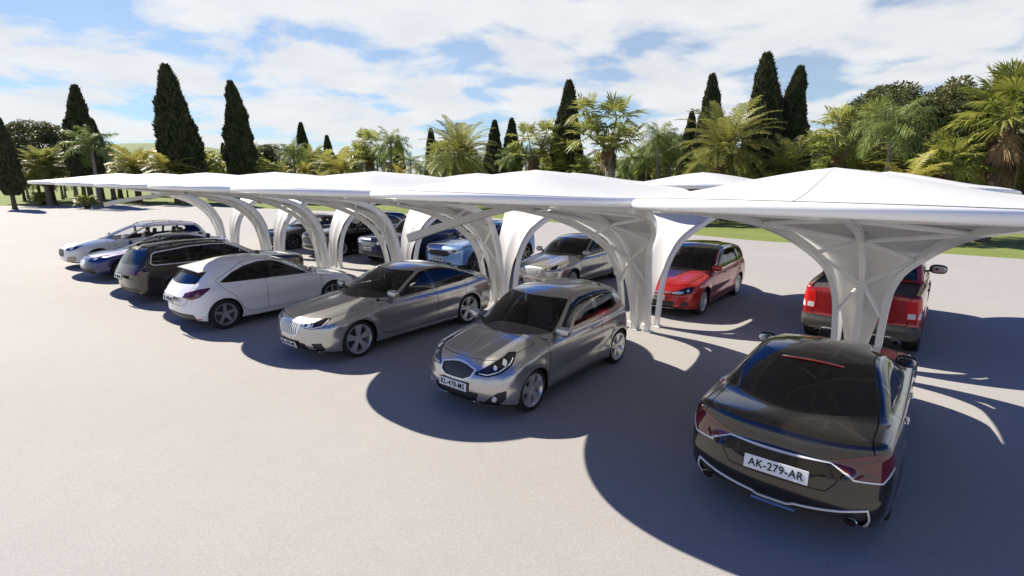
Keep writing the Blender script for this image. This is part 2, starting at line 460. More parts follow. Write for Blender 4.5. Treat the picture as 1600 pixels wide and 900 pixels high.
    def extract(s, names, side=0, push=0.0, wall=False):
        ids = [s.id(n) for n in (names if isinstance(names, (list, tuple)) else [names]) if n in s.names]
        m = np.isin(s.lab, ids); T = s.T[m]
        if side and len(T):
            T = T[np.sign(s.V[T].mean(1)[:, 1]) == side]
        if len(T) == 0: return None
        u, inv = np.unique(T, return_inverse=True); T2 = inv.reshape(-1, 3); V, N = s.V[u], s.N[u]
        if push and wall:
            E = np.concatenate([T2[:, [0, 1]], T2[:, [1, 2]], T2[:, [2, 0]]]); key = np.minimum(E[:, 0], E[:, 1]).astype(np.int64) * (1 << 32) + np.maximum(E[:, 0], E[:, 1])
            _, ix, cnt = np.unique(key, return_index=True, return_counts=True); bd = E[ix[cnt == 1]]
            n0 = len(V); V2 = np.concatenate([V + N * push, V + N * push, V - N * .004 * np.sign(push)]); W = np.concatenate([bd[:, [0]] + n0, bd[:, [0]] + 2 * n0, bd[:, [1]] + 2 * n0], 1); W2 = np.concatenate([bd[:, [0]] + n0, bd[:, [1]] + 2 * n0, bd[:, [1]] + n0], 1)
            cen = V.mean(0); sidev = np.zeros_like(V)
            NN = np.concatenate([N, N, N]); TT = np.concatenate([T2, W, W2])
            # wall normals: from face geometry
            fn = np.cross(V2[W[:, 1]] - V2[W[:, 0]], V2[W[:, 2]] - V2[W[:, 0]]); acc = np.zeros_like(V2)
            for k in range(3): np.add.at(acc, W[:, k], fn)
            ln = np.linalg.norm(acc, axis=1); ok = ln > 1e-12; ok[:n0] = False; NN[ok] = acc[ok] / ln[ok][:, None]
            used, inv = np.unique(TT, return_inverse=True)
            return V2[used], NN[used], inv.reshape(-1, 3)
        return V + N * push, N, T2

def make_wheel(parent, r, w, rimr, style, pos, side, rimmat, steer=0.0):
    wob = empty('wheel', pos, steer); wob.parent = parent
    key = (round(r, 3), round(w, 3), round(rimr, 3), style, side)
    if key not in WHEEL_CACHE:
        t = MB(); h = w / 2
        t.lathe([(rimr - .012, -h * .86), (rimr + .012, -h * .98), (r - .05, -h * 1.02), (r - .018, -h * .93), (r - .003, -h * .74), (r, -h * .5), (r, h * .5), (r - .003, h * .74), (r - .018, h * .93), (r - .05, h * 1.02), (rimr + .012, h * .98), (rimr - .012, h * .86)], 48)
        tm = t.mesh('tyre')
        m = MB(); o = side  # outer face towards +y*side
        m.lathe([(rimr, o * h * .9), (rimr - .002, o * h * .95), (rimr - .02, o * h * .93), (rimr - .035, o * h * .7), (rimr - .05, -o * h * .6), (rimr - .03, -o * h * .9), (rimr, -o * h * .9)], 48)
        nsp, twin = {'five_twin': (5, 1), 'five': (5, 0), 'ten': (10, 0), 'seven_twin': (7, 1)}[style]
        ro = rimr - .022
        def spoke(a, w0, w1, y0, y1, th, shear=0):
            pts = []
            for (rr, ww, yy, sh) in ((.035, w0, y0, 0), (ro * .55, (w0 + w1) / 2 * .92, (y0 * .4 + y1 * .6) + .004, shear * .5), (ro, w1, y1, shear)):
                for dy in (0, -th):
                    for q in (-1, 1):
                        ww2 = ww * (1 if dy == 0 else 1.15)
                        lx, lz = rr, q * ww2 / 2 + sh
                        pts.append((lx * math.cos(a) - lz * math.sin(a), o * (yy + dy), lx * math.sin(a) + lz * math.cos(a)))
            Fc = []
            for i in (0, 4):
                Fc += [(i, i + 1, i + 5, i + 4), (i + 2, i + 6, i + 7, i + 3), (i, i + 4, i + 6, i + 2), (i + 1, i + 3, i + 7, i + 5)]
            m.add(pts, Fc)
        for k in range(nsp):
            a = k * 2 * math.pi / nsp + math.pi / 2
            if twin:
                for q in (-1, 1): spoke(a + q * .10, .048, .054, h * .62, h * .90, .04, q * .014)
                pass
            else: spoke(a, .075 if nsp == 5 else .04, .062 if nsp == 5 else .03, h * .62, h * .84, .04)
        m.lathe([(.001, o * h * .66), (.03, o * h * .66), (.062, o * h * .6), (.07, o * h * .4), (.001, o * h * .38)], 20)
        for k in range(5):
            a = k * 2 * math.pi / 5 + .6; m.box((.048 * math.cos(a), o * h * .64, .048 * math.sin(a)), (.016, .012, .016))
        rm = m.mesh('rim', True, .5)
        d = MB(); d.lathe([(.001, o * h * .05), (rimr * .78, o * h * .05), (rimr * .78, -o * h * .1), (.001, -o * h * .1)], 32)
        d.box((rimr * .55, o * h * .12, rimr * .35), (.09, .05, .16), None, .02)
        dm = d.mesh('brake_disc')
        WHEEL_CACHE[key] = (tm, rm, dm)
    tm, rm, dm = WHEEL_CACHE[key]
    for nme, me, mt in (('tyre', tm, M['rubber']), ('rim', rm, rimmat), ('brake_disc', dm, M['disc'])):
        me2 = me.copy() if me.materials and me.materials[0] != mt else me
        if not me2.materials: me2.materials.append(mt)
        elif me2 is not me: me2.materials[0] = mt
        o_ = bpy.data.objects.new(nme, me2); COL.objects.link(o_); o_.parent = wob
WHEEL_CACHE = {}

def text_mesh(txt, size):
    cu = bpy.data.curves.new('lettering', 'FONT'); cu.body = txt; cu.size = size; cu.align_x = 'CENTER'; cu.align_y = 'CENTER'; cu.extrude = .002; cu.offset = .0008
    cu.space_character = 1.08
    o = bpy.data.objects.new('lettering', cu); COL.objects.link(o)
    dg = bpy.context.evaluated_depsgraph_get(); dg.update()
    me = bpy.data.meshes.new_from_object(o.evaluated_get(dg)); bpy.data.objects.remove(o); return me

def plate(parent, body, z, txt, front=True, y=0.0, w=.52, h=.113, frame=True, tilt=None, out=.006):
    x = body.x_at(y, z, front); n = body.normal((x, y, z)); sg = 1 if front else -1
    a = math.atan2(n[2], abs(n[0])) if tilt is None else tilt
    # use the farthest-out point along the plate so that it does not sink into the panel
    for dz in (-h / 2, 0, h / 2):
        x = sg * max(sg * x, sg * (body.x_at(y, z + dz, front) + sg * dz * math.tan(a)))
    po = empty('number_plate', (x + sg * out, y, z)); po.parent = parent
    po.rotation_euler = (0, -a if front else a, 0)
    b = MB().box((0, 0, 0), (.012, w + .02, h + .02) if frame else (.008, w, h), None, .004).build('plate_frame', M['black_plastic'], po)
    b2 = MB().box((sg * .008, 0, 0), (.006, w, h), None, .002).build('plate_face', M['plate'], po)
    me = text_mesh(txt, h * .98)
    Mx = Matrix(((0, 0, sg, sg * .0135), (sg, 0, 0, 0), (0, 1, 0, -.002), (0, 0, 0, 1)))
    sc_ = w * .86 / max(.01, (max(v.co.x for v in me.vertices) - min(v.co.x for v in me.vertices)))
    me.transform(Mx @ Matrix.Diagonal((sc_, min(1.0, sc_ * 1.15), 1, 1)))
    link('plate_lettering', me, po, M['plate_txt'])

def build_car(sp):
    b = Body(sp); L, hw, H, zb = b.L, b.hw, b.H, b.zb
    ds = sp.get('ds', .03)
    V, N, T = b.mesh(ds); C = Cutter(V, N, T)
    hf = sp.get('fine', .012) * 1.5
    X = lambda d: L / 2 - d
    PX = lambda pts: [(L / 2 - d, z) for d, z in pts]
    root = empty('car_root'); root.name = sp['name']
    def f_side(poly, r=0.0, nmin=.35):
        P = PX(poly)
        return lambda v, n: smax(poly_sdf(v[:, 0], v[:, 2], P) - r, (nmin - np.abs(n[:, 1])) * .25, .002)
    def u_of(v, front): return np.abs(v[:, 1]) + ((L / 2 - v[:, 0]) if front else (v[:, 0] + L / 2))
    def f_end(poly, front, r=0.0, depth=1.3):
        return lambda v, n: np.maximum(poly_sdf(u_of(v, front), v[:, 2], poly) - r, ((L / 2 - v[:, 0]) if front else (v[:, 0] + L / 2)) - depth)
    def f_line(pts, w, front, depth=1.3):
        return lambda v, n: np.maximum(line_dist(u_of(v, front), v[:, 2], pts) - w / 2, ((L / 2 - v[:, 0]) if front else (v[:, 0] + L / 2)) - depth)
    def f_line_side(pts, w):
        P = PX(pts); return lambda v, n: np.maximum(line_dist(v[:, 0], v[:, 2], P) - w / 2, (.3 - np.abs(n[:, 1])) * .25)
    BD = ['body']; gcuts = []
    def gcut(frm, f, to, h):
        gcuts.append((frm, f, to)); C.cut(frm, f, to, h)
    # wheel openings
    for xa in (b.xfa, b.xra):
        gcut(BD, lambda v, n, xa=xa: np.maximum(np.hypot(v[:, 0] - xa, v[:, 2] - b.rw) - b.ra, .35 - np.abs(v[:, 1])), 'hole', hf * 1.3)
    # glasshouse
    wz0, wz1, wm = sp['wind']
    gcut(BD, lambda v, n: smax(smax(np.maximum(wz0 + .02 * (np.abs(v[:, 1]) / hw) ** 2 - v[:, 2], v[:, 2] - wz1 + .04 * (np.abs(v[:, 1]) / hw) ** 2), np.abs(v[:, 1]) - b.wg(v[:, 2], v[:, 0]) + wm, .05), b.gxm - v[:, 0], .01), 'windscreen', hf * 1.3)
    if sp.get('back'):
        z0, z1, m_ = sp['back']
        gcut(BD, lambda v, n: smax(smax(np.maximum(z0 + sp.get('backbow', .02) * (np.abs(v[:, 1]) / hw) ** 2 - v[:, 2], v[:, 2] - z1 + .03 * (np.abs(v[:, 1]) / hw) ** 2), np.abs(v[:, 1]) - b.wg(v[:, 2], v[:, 0]) + m_, .05), v[:, 0] - b.gxm + .2, .01), 'rear_window', hf * 1.3)
    if sp.get('roofglass'):
        d0, d1 = sp['roofglass']
        C.cut(BD, lambda v, n: smax(np.maximum(X(d1) - v[:, 0], v[:, 0] - X(d0)), np.abs(v[:, 1]) - b.wr + .09, .05) + np.where(v[:, 2] < H - .25, 1, 0), 'roof_panel', hf * 1.5)
    dlo = sp['dlo']; rr_ = sp.get('dlo_r', .015)
    def inset(v, n):
        yb = np.minimum(np.abs(v[:, 1]) / hw, 1.1)
        f = smax(f_side(dlo, rr_, .3)(v, n), b.top(v[:, 0]) - sp.get('crown', .075) * yb ** 2.2 + .03 - v[:, 2], .01)
        return np.maximum(f, b.wg(v[:, 2], v[:, 0]) - .030 - np.abs(v[:, 1]))
    gcut(BD, inset, 'win', hf)
    if sp.get('dlo_trim'):
        tw = sp['dlo_trim']
        C.cut(BD, lambda v, n: np.maximum(inset(v, n) - tw, -inset(v, n)), 'window_trim', hf)
    for ip, (db, dt, w) in enumerate(sp.get('pillars', [])):
        zt_ = max(z for _, z in dlo)
        C.cut(['win'], lambda v, n: np.abs(v[:, 0] - (X(db) + (X(dt) - X(db)) * (v[:, 2] - zb) / (zt_ - zb))) - w / 2, 'pillar%d' % ip, hf)
    cuts_p = [(X(db) + X(dt)) / 2 for db, dt, _ in sp.get('pillars', [])]
    if sp.get('black_roof'):
        C.cut(BD, lambda v, n: np.maximum(sp['black_roof'] - v[:, 2], .55 - n[:, 2]) * 1.0, 'roof_panel', hf * 1.5)
    # custom end features
    parts = []
    for ft in sp.get('features', []):
        kind = ft[0]
        if kind in ('front', 'rear'):
            _, nme, poly, r, mt, push, frm = ft[:7]; C.cut(frm or BD, f_end(poly, kind == 'front', r), nme, ft[7] if len(ft) > 7 else hf)
        elif kind in ('frontline', 'rearline'):
            _, nme, pts, w, mt, push, frm = ft[:7]; C.cut(frm or BD, f_line(pts, w, kind == 'frontline'), nme, min(hf, w * .62))
        elif kind == 'sideline':
            _, nme, pts, w, mt, push, frm = ft[:7]; C.cut(frm or BD, f_line_side(pts, w), nme, min(hf, w * .62))
        elif kind == 'side':
            _, nme, poly, r, mt, push, frm = ft[:7]; C.cut(frm or BD, f_side(poly, r), nme, hf)
        elif kind == 'fn':
            _, nme, fn, r, mt, push, frm = ft[:7]; C.cut(frm or BD, (lambda v, n, fn=fn: fn(v, n, b)), nme, hf)
        if nme != 'hole' and not any(q[0] == nme for q in parts): parts.append((nme, mt, push))
    # cladding round the arches and the sills, dark underside
    if sp.get('clad'):
        cw, cz = sp['clad']
        C.cut(BD, lambda v, n: np.minimum(np.minimum(np.hypot(v[:, 0] - b.xfa, v[:, 2] - b.rw) - b.ra - cw, np.hypot(v[:, 0] - b.xra, v[:, 2] - b.rw) - b.ra - cw), v[:, 2] - cz), 'lower_cladding', hf * 1.3)
    C.cut(BD, lambda v, n: np.maximum(v[:, 2] - .30, n[:, 2] + .55), 'underbody', .05)
    # shut lines
    LB = ['body', 'pillar', 'window_trim']
    gw = sp.get('gap', .0045 if ds < .026 else .0065)
    doors = sp.get('doors', [])
    for i, pl in enumerate(doors):
        if i == 0: pl = [pl[0], (pl[1][0], zb - .13), (dlo[0][0] - .03, dlo[0][1] - .03)] + pl[2:]
        fd = f_side(pl, .03, .25)
        C.cut(BD, lambda v, n: np.abs(fd(v, n)) - gw, 'seam', gw * 1.7)
        C.cut(BD, fd, 'door%d' % i, .2)
    if sp.get('bonnet'):
        d0, d1, m_ = sp['bonnet']
        def fb(v, n):
            return smax(np.maximum(X(d1) - v[:, 0] + .25 * (np.abs(v[:, 1]) / hw) ** 2 * 0, v[:, 0] + sp.get('bowf', .3) * (np.abs(v[:, 1]) / hw) ** 2.6 - X(d0)), np.abs(v[:, 1]) - (hw * m_ - .10 * np.clip((v[:, 0] - X(d1)) / (d1 - d0), 0, 1)), .08) + np.where(n[:, 2] < .15, 1, 0)
        C.cut(BD, lambda v, n: np.abs(fb(v, n)) - gw, 'seam', gw * 1.7)
        C.cut(BD, fb, 'bonnet', .2)
    if sp.get('tailgate'):
        pl, kind = sp['tailgate'][:2]; dep = sp['tailgate'][2] if len(sp['tailgate']) > 2 else 9.0
        if kind == 'rear':
            fg = lambda v, n: np.maximum(poly_sdf(np.abs(v[:, 1]), v[:, 2], pl) - .02, np.maximum(v[:, 0] - b.gxm + .3, v[:, 0] + L / 2 - dep))
        C.cut(BD, lambda v, n: np.abs(fg(v, n)) - gw, 'seam', gw * 1.7)
        C.cut(BD, fg, 'tailgate', .2)
    pm = sp['paint']
    def emit(nme, labels, mt, side=0, push=0., wall=False, par=None):
        r = C.extract(labels, side, push, wall)
        if r is None: return None
        return link(nme, mesh_np(nme, r[0], r[2], r[1]), par or root, mt)
    emit('body_shell', 'body', pm)
    for i in range(len(doors)):
        for sd in (1, -1): emit('door', 'door%d' % i, pm, sd)
    emit('bonnet', 'bonnet', pm); emit('tailgate', 'tailgate', pm)
    emit('underbody', 'underbody', M['arch'])
    emit('windscreen', 'windscreen', sp.get('wglass', M['glass']), 0, -.002)
    emit('rear_window', 'rear_window', sp.get('rglass', M['glass_tint']), 0, -.002)
    emit('roof_panel', 'roof_panel', sp.get('roofmat', M['roof_glass']))
    emit('lower_cladding', 'lower_cladding', sp.get('cladmat', M['clad']), 0, .006, True)
    for sd in (1, -1):
        for ip in range(len(sp.get('pillars', []))): emit('door_pillar', 'pillar%d' % ip, M['black_gloss'], sd)
        emit('window_trim', 'window_trim', sp.get('trimmat', M['chrome']), sd, .004, True)
        r = C.extract('win', sd, -.003)
        if r is not None:
            cx = r[0][r[2]].mean(1)[:, 0]; zz = r[0][r[2]].mean(1)[:, 2]; zt_ = max(z for _, z in dlo)
            seg = np.zeros(len(cx), int)
            for (db, dt, w) in sp.get('pillars', []):
                seg += (cx < X(db) + (X(dt) - X(db)) * (zz - zb) / (zt_ - zb)).astype(int)
            for k in range(seg.max() + 1):
                t = r[2][seg == k]
                if len(t) == 0: continue
                u, inv = np.unique(t, return_inverse=True)
                gm = sp.get('sglass', M['glass_tint'])
                if isinstance(gm, (list, tuple)): gm = gm[min(k, len(gm) - 1)]
                link('side_window', mesh_np('side_window', r[0][u], inv.reshape(-1, 3), r[1][u]), root, gm)
    lampobj = {}
    paired = ('headlight', 'tail_light', 'fog_lamp', 'daytime_light', 'lamp_lens', 'tail_light_segment', 'air_vent', 'corner_vent', 'door_strip', 'lamp_trim', 'reflector')
    for nme, mt, push in parts:
        base = nme.split('#')[0]
        for sd in ((1, -1) if base in paired else (0,)):
            par = root
            if base in ('daytime_light', 'lamp_lens'): par = lampobj.get(('headlight', sd), root)
            if base == 'tail_light_segment': par = lampobj.get(('tail_light', sd), root)
            if base in ('grille_bars', 'grille_surround'): par = lampobj.get(('grille', 0), root)
            if base == 'light_recess': par = root
            o = emit(base, nme, mt, sd, push, push > .001, par)
            if o is not None and (base, sd) not in lampobj: lampobj[(base, sd)] = o
    # inner lining (inside faces of pillars, roof and doors)
    S_ = Cutter(*b.mesh(max(.06, ds * 1.8)))
    S_.cut(['body'], lambda v, n: v[:, 2] - .30, 'low', .5)
    for fr_, f_, to_ in gcuts: S_.cut(fr_, f_, to_, .035)
    r = S_.extract([n for n in S_.names if n not in ('hole', 'win', 'windscreen', 'rear_window', 'low')], 0, -.022)
    link('interior_lining', mesh_np('interior_lining', r[0], r[2][:, ::-1], -r[1]), root, M['interior'])
    # floor tub, wheel housings
    mb = MB(); mb.box((0, 0, .32), (b.xfa - b.xra + .1, hw * 1.5, .03))
    mb.build('cabin_floor', M['interior'], root, False)
    for xa in (b.xfa, b.xra):
        for sd in (1, -1):
            mb = MB(); an = np.linspace(-.35, math.pi + .35, 22); ro = b.ra + .012
            yo, yi = sd * (hw - .075), sd * (hw - .36)
            Vv = [(xa + ro * math.cos(t), yo, b.rw + ro * math.sin(t)) for t in an] + [(xa + ro * math.cos(t), yi, b.rw + ro * math.sin(t)) for t in an] + [(xa, yi, b.rw)]
            n_ = len(an); Fc = [(i, i + 1, n_ + i + 1, n_ + i) for i in range(n_ - 1)] + [(n_ + i, n_ + i + 1, 2 * n_) for i in range(n_ - 1)]
            mb.add(Vv, Fc).build('wheel_housing', M['arch'], root)
    wr_ = sp['rw']; ww = sp.get('tw', .215)
    for xa in (b.xfa, b.xra):
        for sd in (1, -1):
            yo = b.y_at(xa + b.ra + .03, wr_ + .05)
            make_wheel(root, wr_, ww, sp.get('rimr', wr_ * .70), sp.get('wheel', 'five_twin'), (xa, sd * (yo - ww / 2 - .018), wr_), sd, sp.get('rimmat', M['rim']))
    # seats and dashboard
    sm = sp.get('seatmat', M['seat'])
    zs = sp.get('seat_z', .50)
    def seat(x, y, w, hb, nh=1):
        so = empty('seat', (x, y, zs)); so.parent = root
        q = MB(); q.ellip((.05, 0, -.02), (.56, w, .20), 5); q.build('seat_cushion', sm, so)
        a = .32; rot = [[math.cos(a), 0, -math.sin(a)], [0, 1, 0], [math.sin(a), 0, math.cos(a)]]
        q = MB(); q.ellip((-.30, 0, .30), (.17, w * .98, hb), 4.5, 20, 12, rot); q.build('seat_back', sm, so)
        for k in range(nh):
            yy = 0 if nh == 1 else (k - (nh - 1) / 2) * w * .55
            q = MB(); q.ellip((-.30 - .32 * hb * .72, yy, .30 + hb * .62), (.10, .26, .18), 4, 16, 10, rot); q.build('headrest', sm, so)
    xd = X(sp['seat_d']); wst = .50
    for sd in (1, -1): seat(xd, sd * hw * .42, wst, .62)
    if sp.get('rear_seat_d'): seat(X(sp['rear_seat_d']), 0, hw * 1.35, .56, 2)
    if sp.get('third_seat_d'): seat(X(sp['third_seat_d']), 0, hw * 1.3, .52, 2)
    if not sp.get('rear_seat_d') and not sp.get('no_bench'):
        q = MB(); q.ellip((X(3.25), 0, zs + .02), (.60, hw * 1.35, .22), 5); q.ellip((X(3.62), 0, zs + .22), (.22, hw * 1.35, .46), 5); q.build('rear_bench', sm, root)
    xw = X(sp['dash_d'])
    q = MB(); q.ellip((xw, 0, zb - .20), (.75, hw * 1.62, .34), 3.2); dsh = q.build('dashboard', sp.get('dashmat', M['dash']), root)
    q = MB(); cs_, sn_ = math.cos(.45), math.sin(.45)
    ring = [(xw - .45 + .17 * math.sin(t) * -sn_, hw * .42 + .185 * math.cos(t), zb - .06 + .17 * math.sin(t) * cs_) for t in np.linspace(0, 2 * math.pi, 29)[:-1]]
    q.tube(ring, .014, 8, True); q.box((xw - .43, hw * .42, zb - .06), (.05, .32, .05), None, .02); q.tube([(xw - .43, hw * .42, zb - .06), (xw - .1, hw * .42, zb - .16)], .03)
    q.build('steering_wheel', M['interior'], root)
    xm_, zm_ = X(sp['gh_top_d']), H - .12
    q = MB(); q.ellip((xm_ + .02, 0, zm_), (.03, .22, .07), 4); q.build('rear_view_mirror', M['black_plastic'], root)
    # door mirrors
    md, mz = sp['mirror']
    for sd in (1, -1):
        y0 = b.y_at(X(md), mz - .03)
        mo = empty('door_mirror', (X(md), sd * y0, mz)); mo.parent = root
        k = sp.get('mirror_s', 1.0)
        q = MB(); q.ellip((0, sd * .14 * k, .035 * k), (.13 * k, .235 * k, .15 * k), 2.8, 24, 14, [[math.cos(.2 * sd), -math.sin(.2 * sd), 0], [math.sin(.2 * sd), math.cos(.2 * sd), 0], [0, 0, 1]])
        q.build('mirror_housing', sp.get('mirrormat', pm), mo)
        q = MB(); q.tube([(0.01, -sd * .03, -.02), (.005, sd * .05, .0)], .022, 10); q.build('mirror_arm', M['black_plastic'], mo)
        q = MB(); q.ellip((-.062 * k, sd * .145 * k, .035 * k), (.012, .19 * k, .115 * k), 3.2, 24, 8, [[math.cos(.2 * sd), -math.sin(.2 * sd), 0], [math.sin(.2 * sd), math.cos(.2 * sd), 0], [0, 0, 1]])
        q.build('mirror_glass', M['chrome'], mo)
    for (hd, hz) in sp.get('handles', []):
        for sd in (1, -1):
            y0 = b.y_at(X(hd), hz); q = MB(); q.ellip((X(hd), sd * (y0 + .018), hz), (.21, .03, .036), 3.2, 20, 10, [[1, 0, 0], [0, 1, 0], [-.03, 0, 1]])
            q.box((X(hd) + .07, sd * (y0 + .004), hz), (.03, .03, .024), None, .005); q.box((X(hd) - .07, sd * (y0 + .004), hz), (.03, .03, .024), None, .005)
            q.build('door_handle', sp.get('handlemat', pm), root)
    for rl in sp.get('rails', []):
        d0, d1, mt = rl
        for sd in (1, -1):
            xs = np.linspace(X(d0), X(d1), 14); yy = b.wr * .86
            q = MB(); pts = []
            for i, x in enumerate(xs):
                u = i / 13; lift = .045 * min(1, u / .08, (1 - u) / .08) + .012
                pts.append((x, sd * yy, b.z_at(x, yy) + lift))
            q.tube(pts, .016, 8)
            for i in (1, 5, 9, 12): q.box((pts[i][0], sd * yy, pts[i][2] - .025), (.05, .025, .05), None, .008)
            q.build('roof_rail', mt, root)
    for (y, z, rx, ry) in sp.get('exhaust', []):
        for sd in ((1, -1) if y else (1,)):
            x = b.x_at(y, z, False) if z > b.zbot + .1 else -L / 2 + .10
            q = MB(); t = [(.9, .05), (1.0, .0), (1.02, -.012), (.92, -.02), (.84, -.01), (.80, .10)]
            n_ = 24; an = np.arange(n_) * 2 * math.pi / n_; Vv = []
            for s_, dx in t: Vv += [(x - .03 + dx, sd * y + ry * s_ * math.cos(a), z + rx * s_ * math.sin(a)) for a in an]
            Fc = [(i * n_ + k, i * n_ + (k + 1) % n_, (i + 1) * n_ + (k + 1) % n_, (i + 1) * n_ + k) for i in range(len(t) - 1) for k in range(n_)]
            q.add(Vv, Fc); ex = q.build('exhaust_tip', M['chrome'], root)
            q = MB(); q.add([(x + .05, sd * y + ry * .85 * math.cos(a), z + rx * .85 * math.sin(a)) for a in an], [tuple(range(n_))]); q.build('exhaust_bore', M['arch'], ex)
    for pl in sp.get('plates', []): plate(root, b, **pl)
    for fn in sp.get('extra', []): fn(root, b, sp)
    cx, cy, rz = sp['place']; root.location = (cx, cy, 0); root.rotation_euler = (0, 0, rz)
    tag(root, sp['label'], sp.get('cat', 'car'), sp.get('group', 'cars parked under the canopies'))
    return root
# ------------------------------------------------------------------ paints
P_ = {}
P_['silver'] = paint('paint_silver', (.44, .43, .42), .78, .24)
P_['champagne'] = paint('paint_champagne', (.48, .455, .42), .72, .26)
P_['white'] = paint('paint_white', (.72, .72, .73), .0, .35)
P_['brown'] = paint('paint_dark_brown', (.045, .038, .028), .6, .3)
P_['black'] = paint('paint_black_brown', (.024, .021, .018), .55, .2)
P_['navy'] = paint('paint_navy', (.018, .022, .085), .45, .3)
P_['darkblue'] = paint('paint_dark_blue', (.022, .030, .12), .4, .3)
P_['lightblue'] = paint('paint_light_blue', (.16, .33, .68), .5, .3)
P_['red'] = paint('paint_red', (.40, .012, .012), .35, .3)
P_['deepred'] = paint('paint_deep_red', (.30, .009, .011), .35, .28)
P_['grey'] = paint('paint_grey', (.10, .10, .105), .7, .3)
P_['blacksuv'] = paint('paint_black', (.008, .008, .009), .4, .22)

UX, YC, WU = -0.795, 10.60, 4.06                 # canopy unit 1 axis, column line, spacing of the units
def ux(k): return UX - (k - 1) * WU
TO, AW = -math.pi / 2, math.pi / 2                # nose towards the camera side / nose away from it
def place(x, yend, L, rz):                        # yend = Y of the end that is nearest to the camera
    return (x, yend + L / 2, rz)

def hl(z0=.66, z1=.86, u0=.46, u1=1.16, **k):
    return None

cars = []
# 1 ---- small silver three-door hatchback
L = 3.90
cars.append(dict(name='hatchback_car', label='silver grey three-door hatchback with oval mesh grille and plate KL-478-MS, nose to the camera', cat='hatchback',
    L=L, W=1.70, H=1.50, axle=.80, wb=2.53, rw=.318, ra=.345, belt=1.0, paint=P_['silver'], ds=.022, fine=.010,
    top=[(0, .70), (.10, .765), (.30, .845), (.6, .915), (.95, .975), (1.4, 1.01), (2.4, 1.03), (3.3, 1.06), (3.7, 1.05), (L, 1.0)],
    gh=[(.72, .80), (1.02, .97), (1.35, 1.17), (1.75, 1.375), (2.05, 1.465), (2.4, 1.50), (2.8, 1.495), (3.2, 1.46), (3.48, 1.41), (3.62, 1.33), (3.78, 1.08), (3.90, .85)],
    ff=[(.15, .16), (.24, .07), (.36, .01), (.46, 0), (.56, .015), (.66, .055), (.74, .11), (.85, .2)],
    rf=[(.15, .18), (.26, .06), (.42, .0), (.6, .0), (.8, .03), (1.0, .07), (1.15, .13)],
    bowf=.34, bowfp=2.5, bowr=.22, crown=.09, ridge=.022, crease=(.60, .09, .030, .13), gh_top_d=1.9, wroof=.70, gtaper=.10,
    wind=(.985, 1.415, .070), back=(1.08, 1.36, .10),
    dlo=[(1.28, 1.005), (1.55, 1.02), (2.58, 1.06), (3.18, 1.085), (3.28, 1.12), (3.24, 1.30), (3.10, 1.365), (2.6, 1.395), (2.22, 1.385), (1.9, 1.30), (1.55, 1.15)],
    pillars=[(2.62, 2.56, .12)], sglass=[M['glass'], M['glass_tint']],
    doors=[[(1.18, .40), (1.18, .95), (1.50, 1.15), (1.9, 1.34), (2.2, 1.43), (2.55, 1.43), (2.66, 1.06), (2.64, .45), (2.5, .30), (1.3, .30)]],
    bonnet=(.24, 1.02, .80), tailgate=([(-.1, .62), (.50, .62), (.60, .98), (.52, 1.40), (-.1, 1.42)], 'rear'),
    features=[
        ('front', 'headlight', [(.43, .665), (.66, .655), (.90, .70), (1.12, .79), (1.24, .885), (1.10, .885), (.86, .82), (.62, .735)], .012, M['lamp_black'], -.004, None),
        ('frontline', 'daytime_light', [(.50, .674), (.66, .668), (.88, .712), (1.10, .80), (1.17, .85)], .011, M['drl'], .004, ['headlight']),
        ('front', 'lamp_lens', [(.79, .745), (.82, .735), (.84, .755), (.81, .77)], .012, M['lamp_clear'], .010, ['headlight']),
        ('front', 'lamp_lens#b', [(.97, .80), (1.01, .79), (1.03, .815), (.99, .83)], .016, M['lamp_clear'], .010, ['headlight']),
        ('front', 'grille', [(-.2, .565), (.20, .575), (.33, .62), (.43, .705), (.28, .745), (.10, .762), (-.2, .765)], .01, M['clad'], -.014, None),
        ('frontline', 'grille_surround', [(-.2, .558), (.20, .568), (.335, .613), (.438, .708), (.28, .752), (.10, .770), (-.2, .773)], .018, M['white_trim'], .009, ['body', 'grille']),
        ('front', 'lower_grille', [(-.2, .255), (.34, .265), (.42, .30), (.46, .40), (-.2, .415)], .015, M['black_plastic'], -.02, None),
        ('frontline', 'lower_lip', [(-.2, .215), (.36, .225), (.50, .28)], .014, M['satin'], .006, None),
        ('front', 'corner_vent', [(.56, .245), (.86, .265), (.99, .36), (1.0, .46), (.84, .43), (.70, .36)], .014, M['black_plastic'], -.012, None),
        ('front', 'fog_lamp', [(.755, .345), (.78, .33), (.80, .35), (.78, .37)], .026, M['drl'], .012, ['corner_vent']),
        ('rear', 'tail_light', [(.62, .80), (.95, .78), (1.0, .95), (.86, 1.06), (.66, 1.0)], .02, M['tail_bright'], .004, None),
        ('sideline', 'door_strip', [(1.0, .235), (2.9, .245)], .02, M['black_plastic'], .004, None),
    ],
    plates=[dict(z=.475, txt='KL-478-MS')], seat_d=2.25, rear_seat_d=3.15, dash_d=1.38, mirror=(1.42, 1.015), handles=[(2.46, .90)], handlemat=M['satin'],
    dashmat=M['dash_tan'], rimr=.245, place=place(-4.95, 4.86, L, TO)))

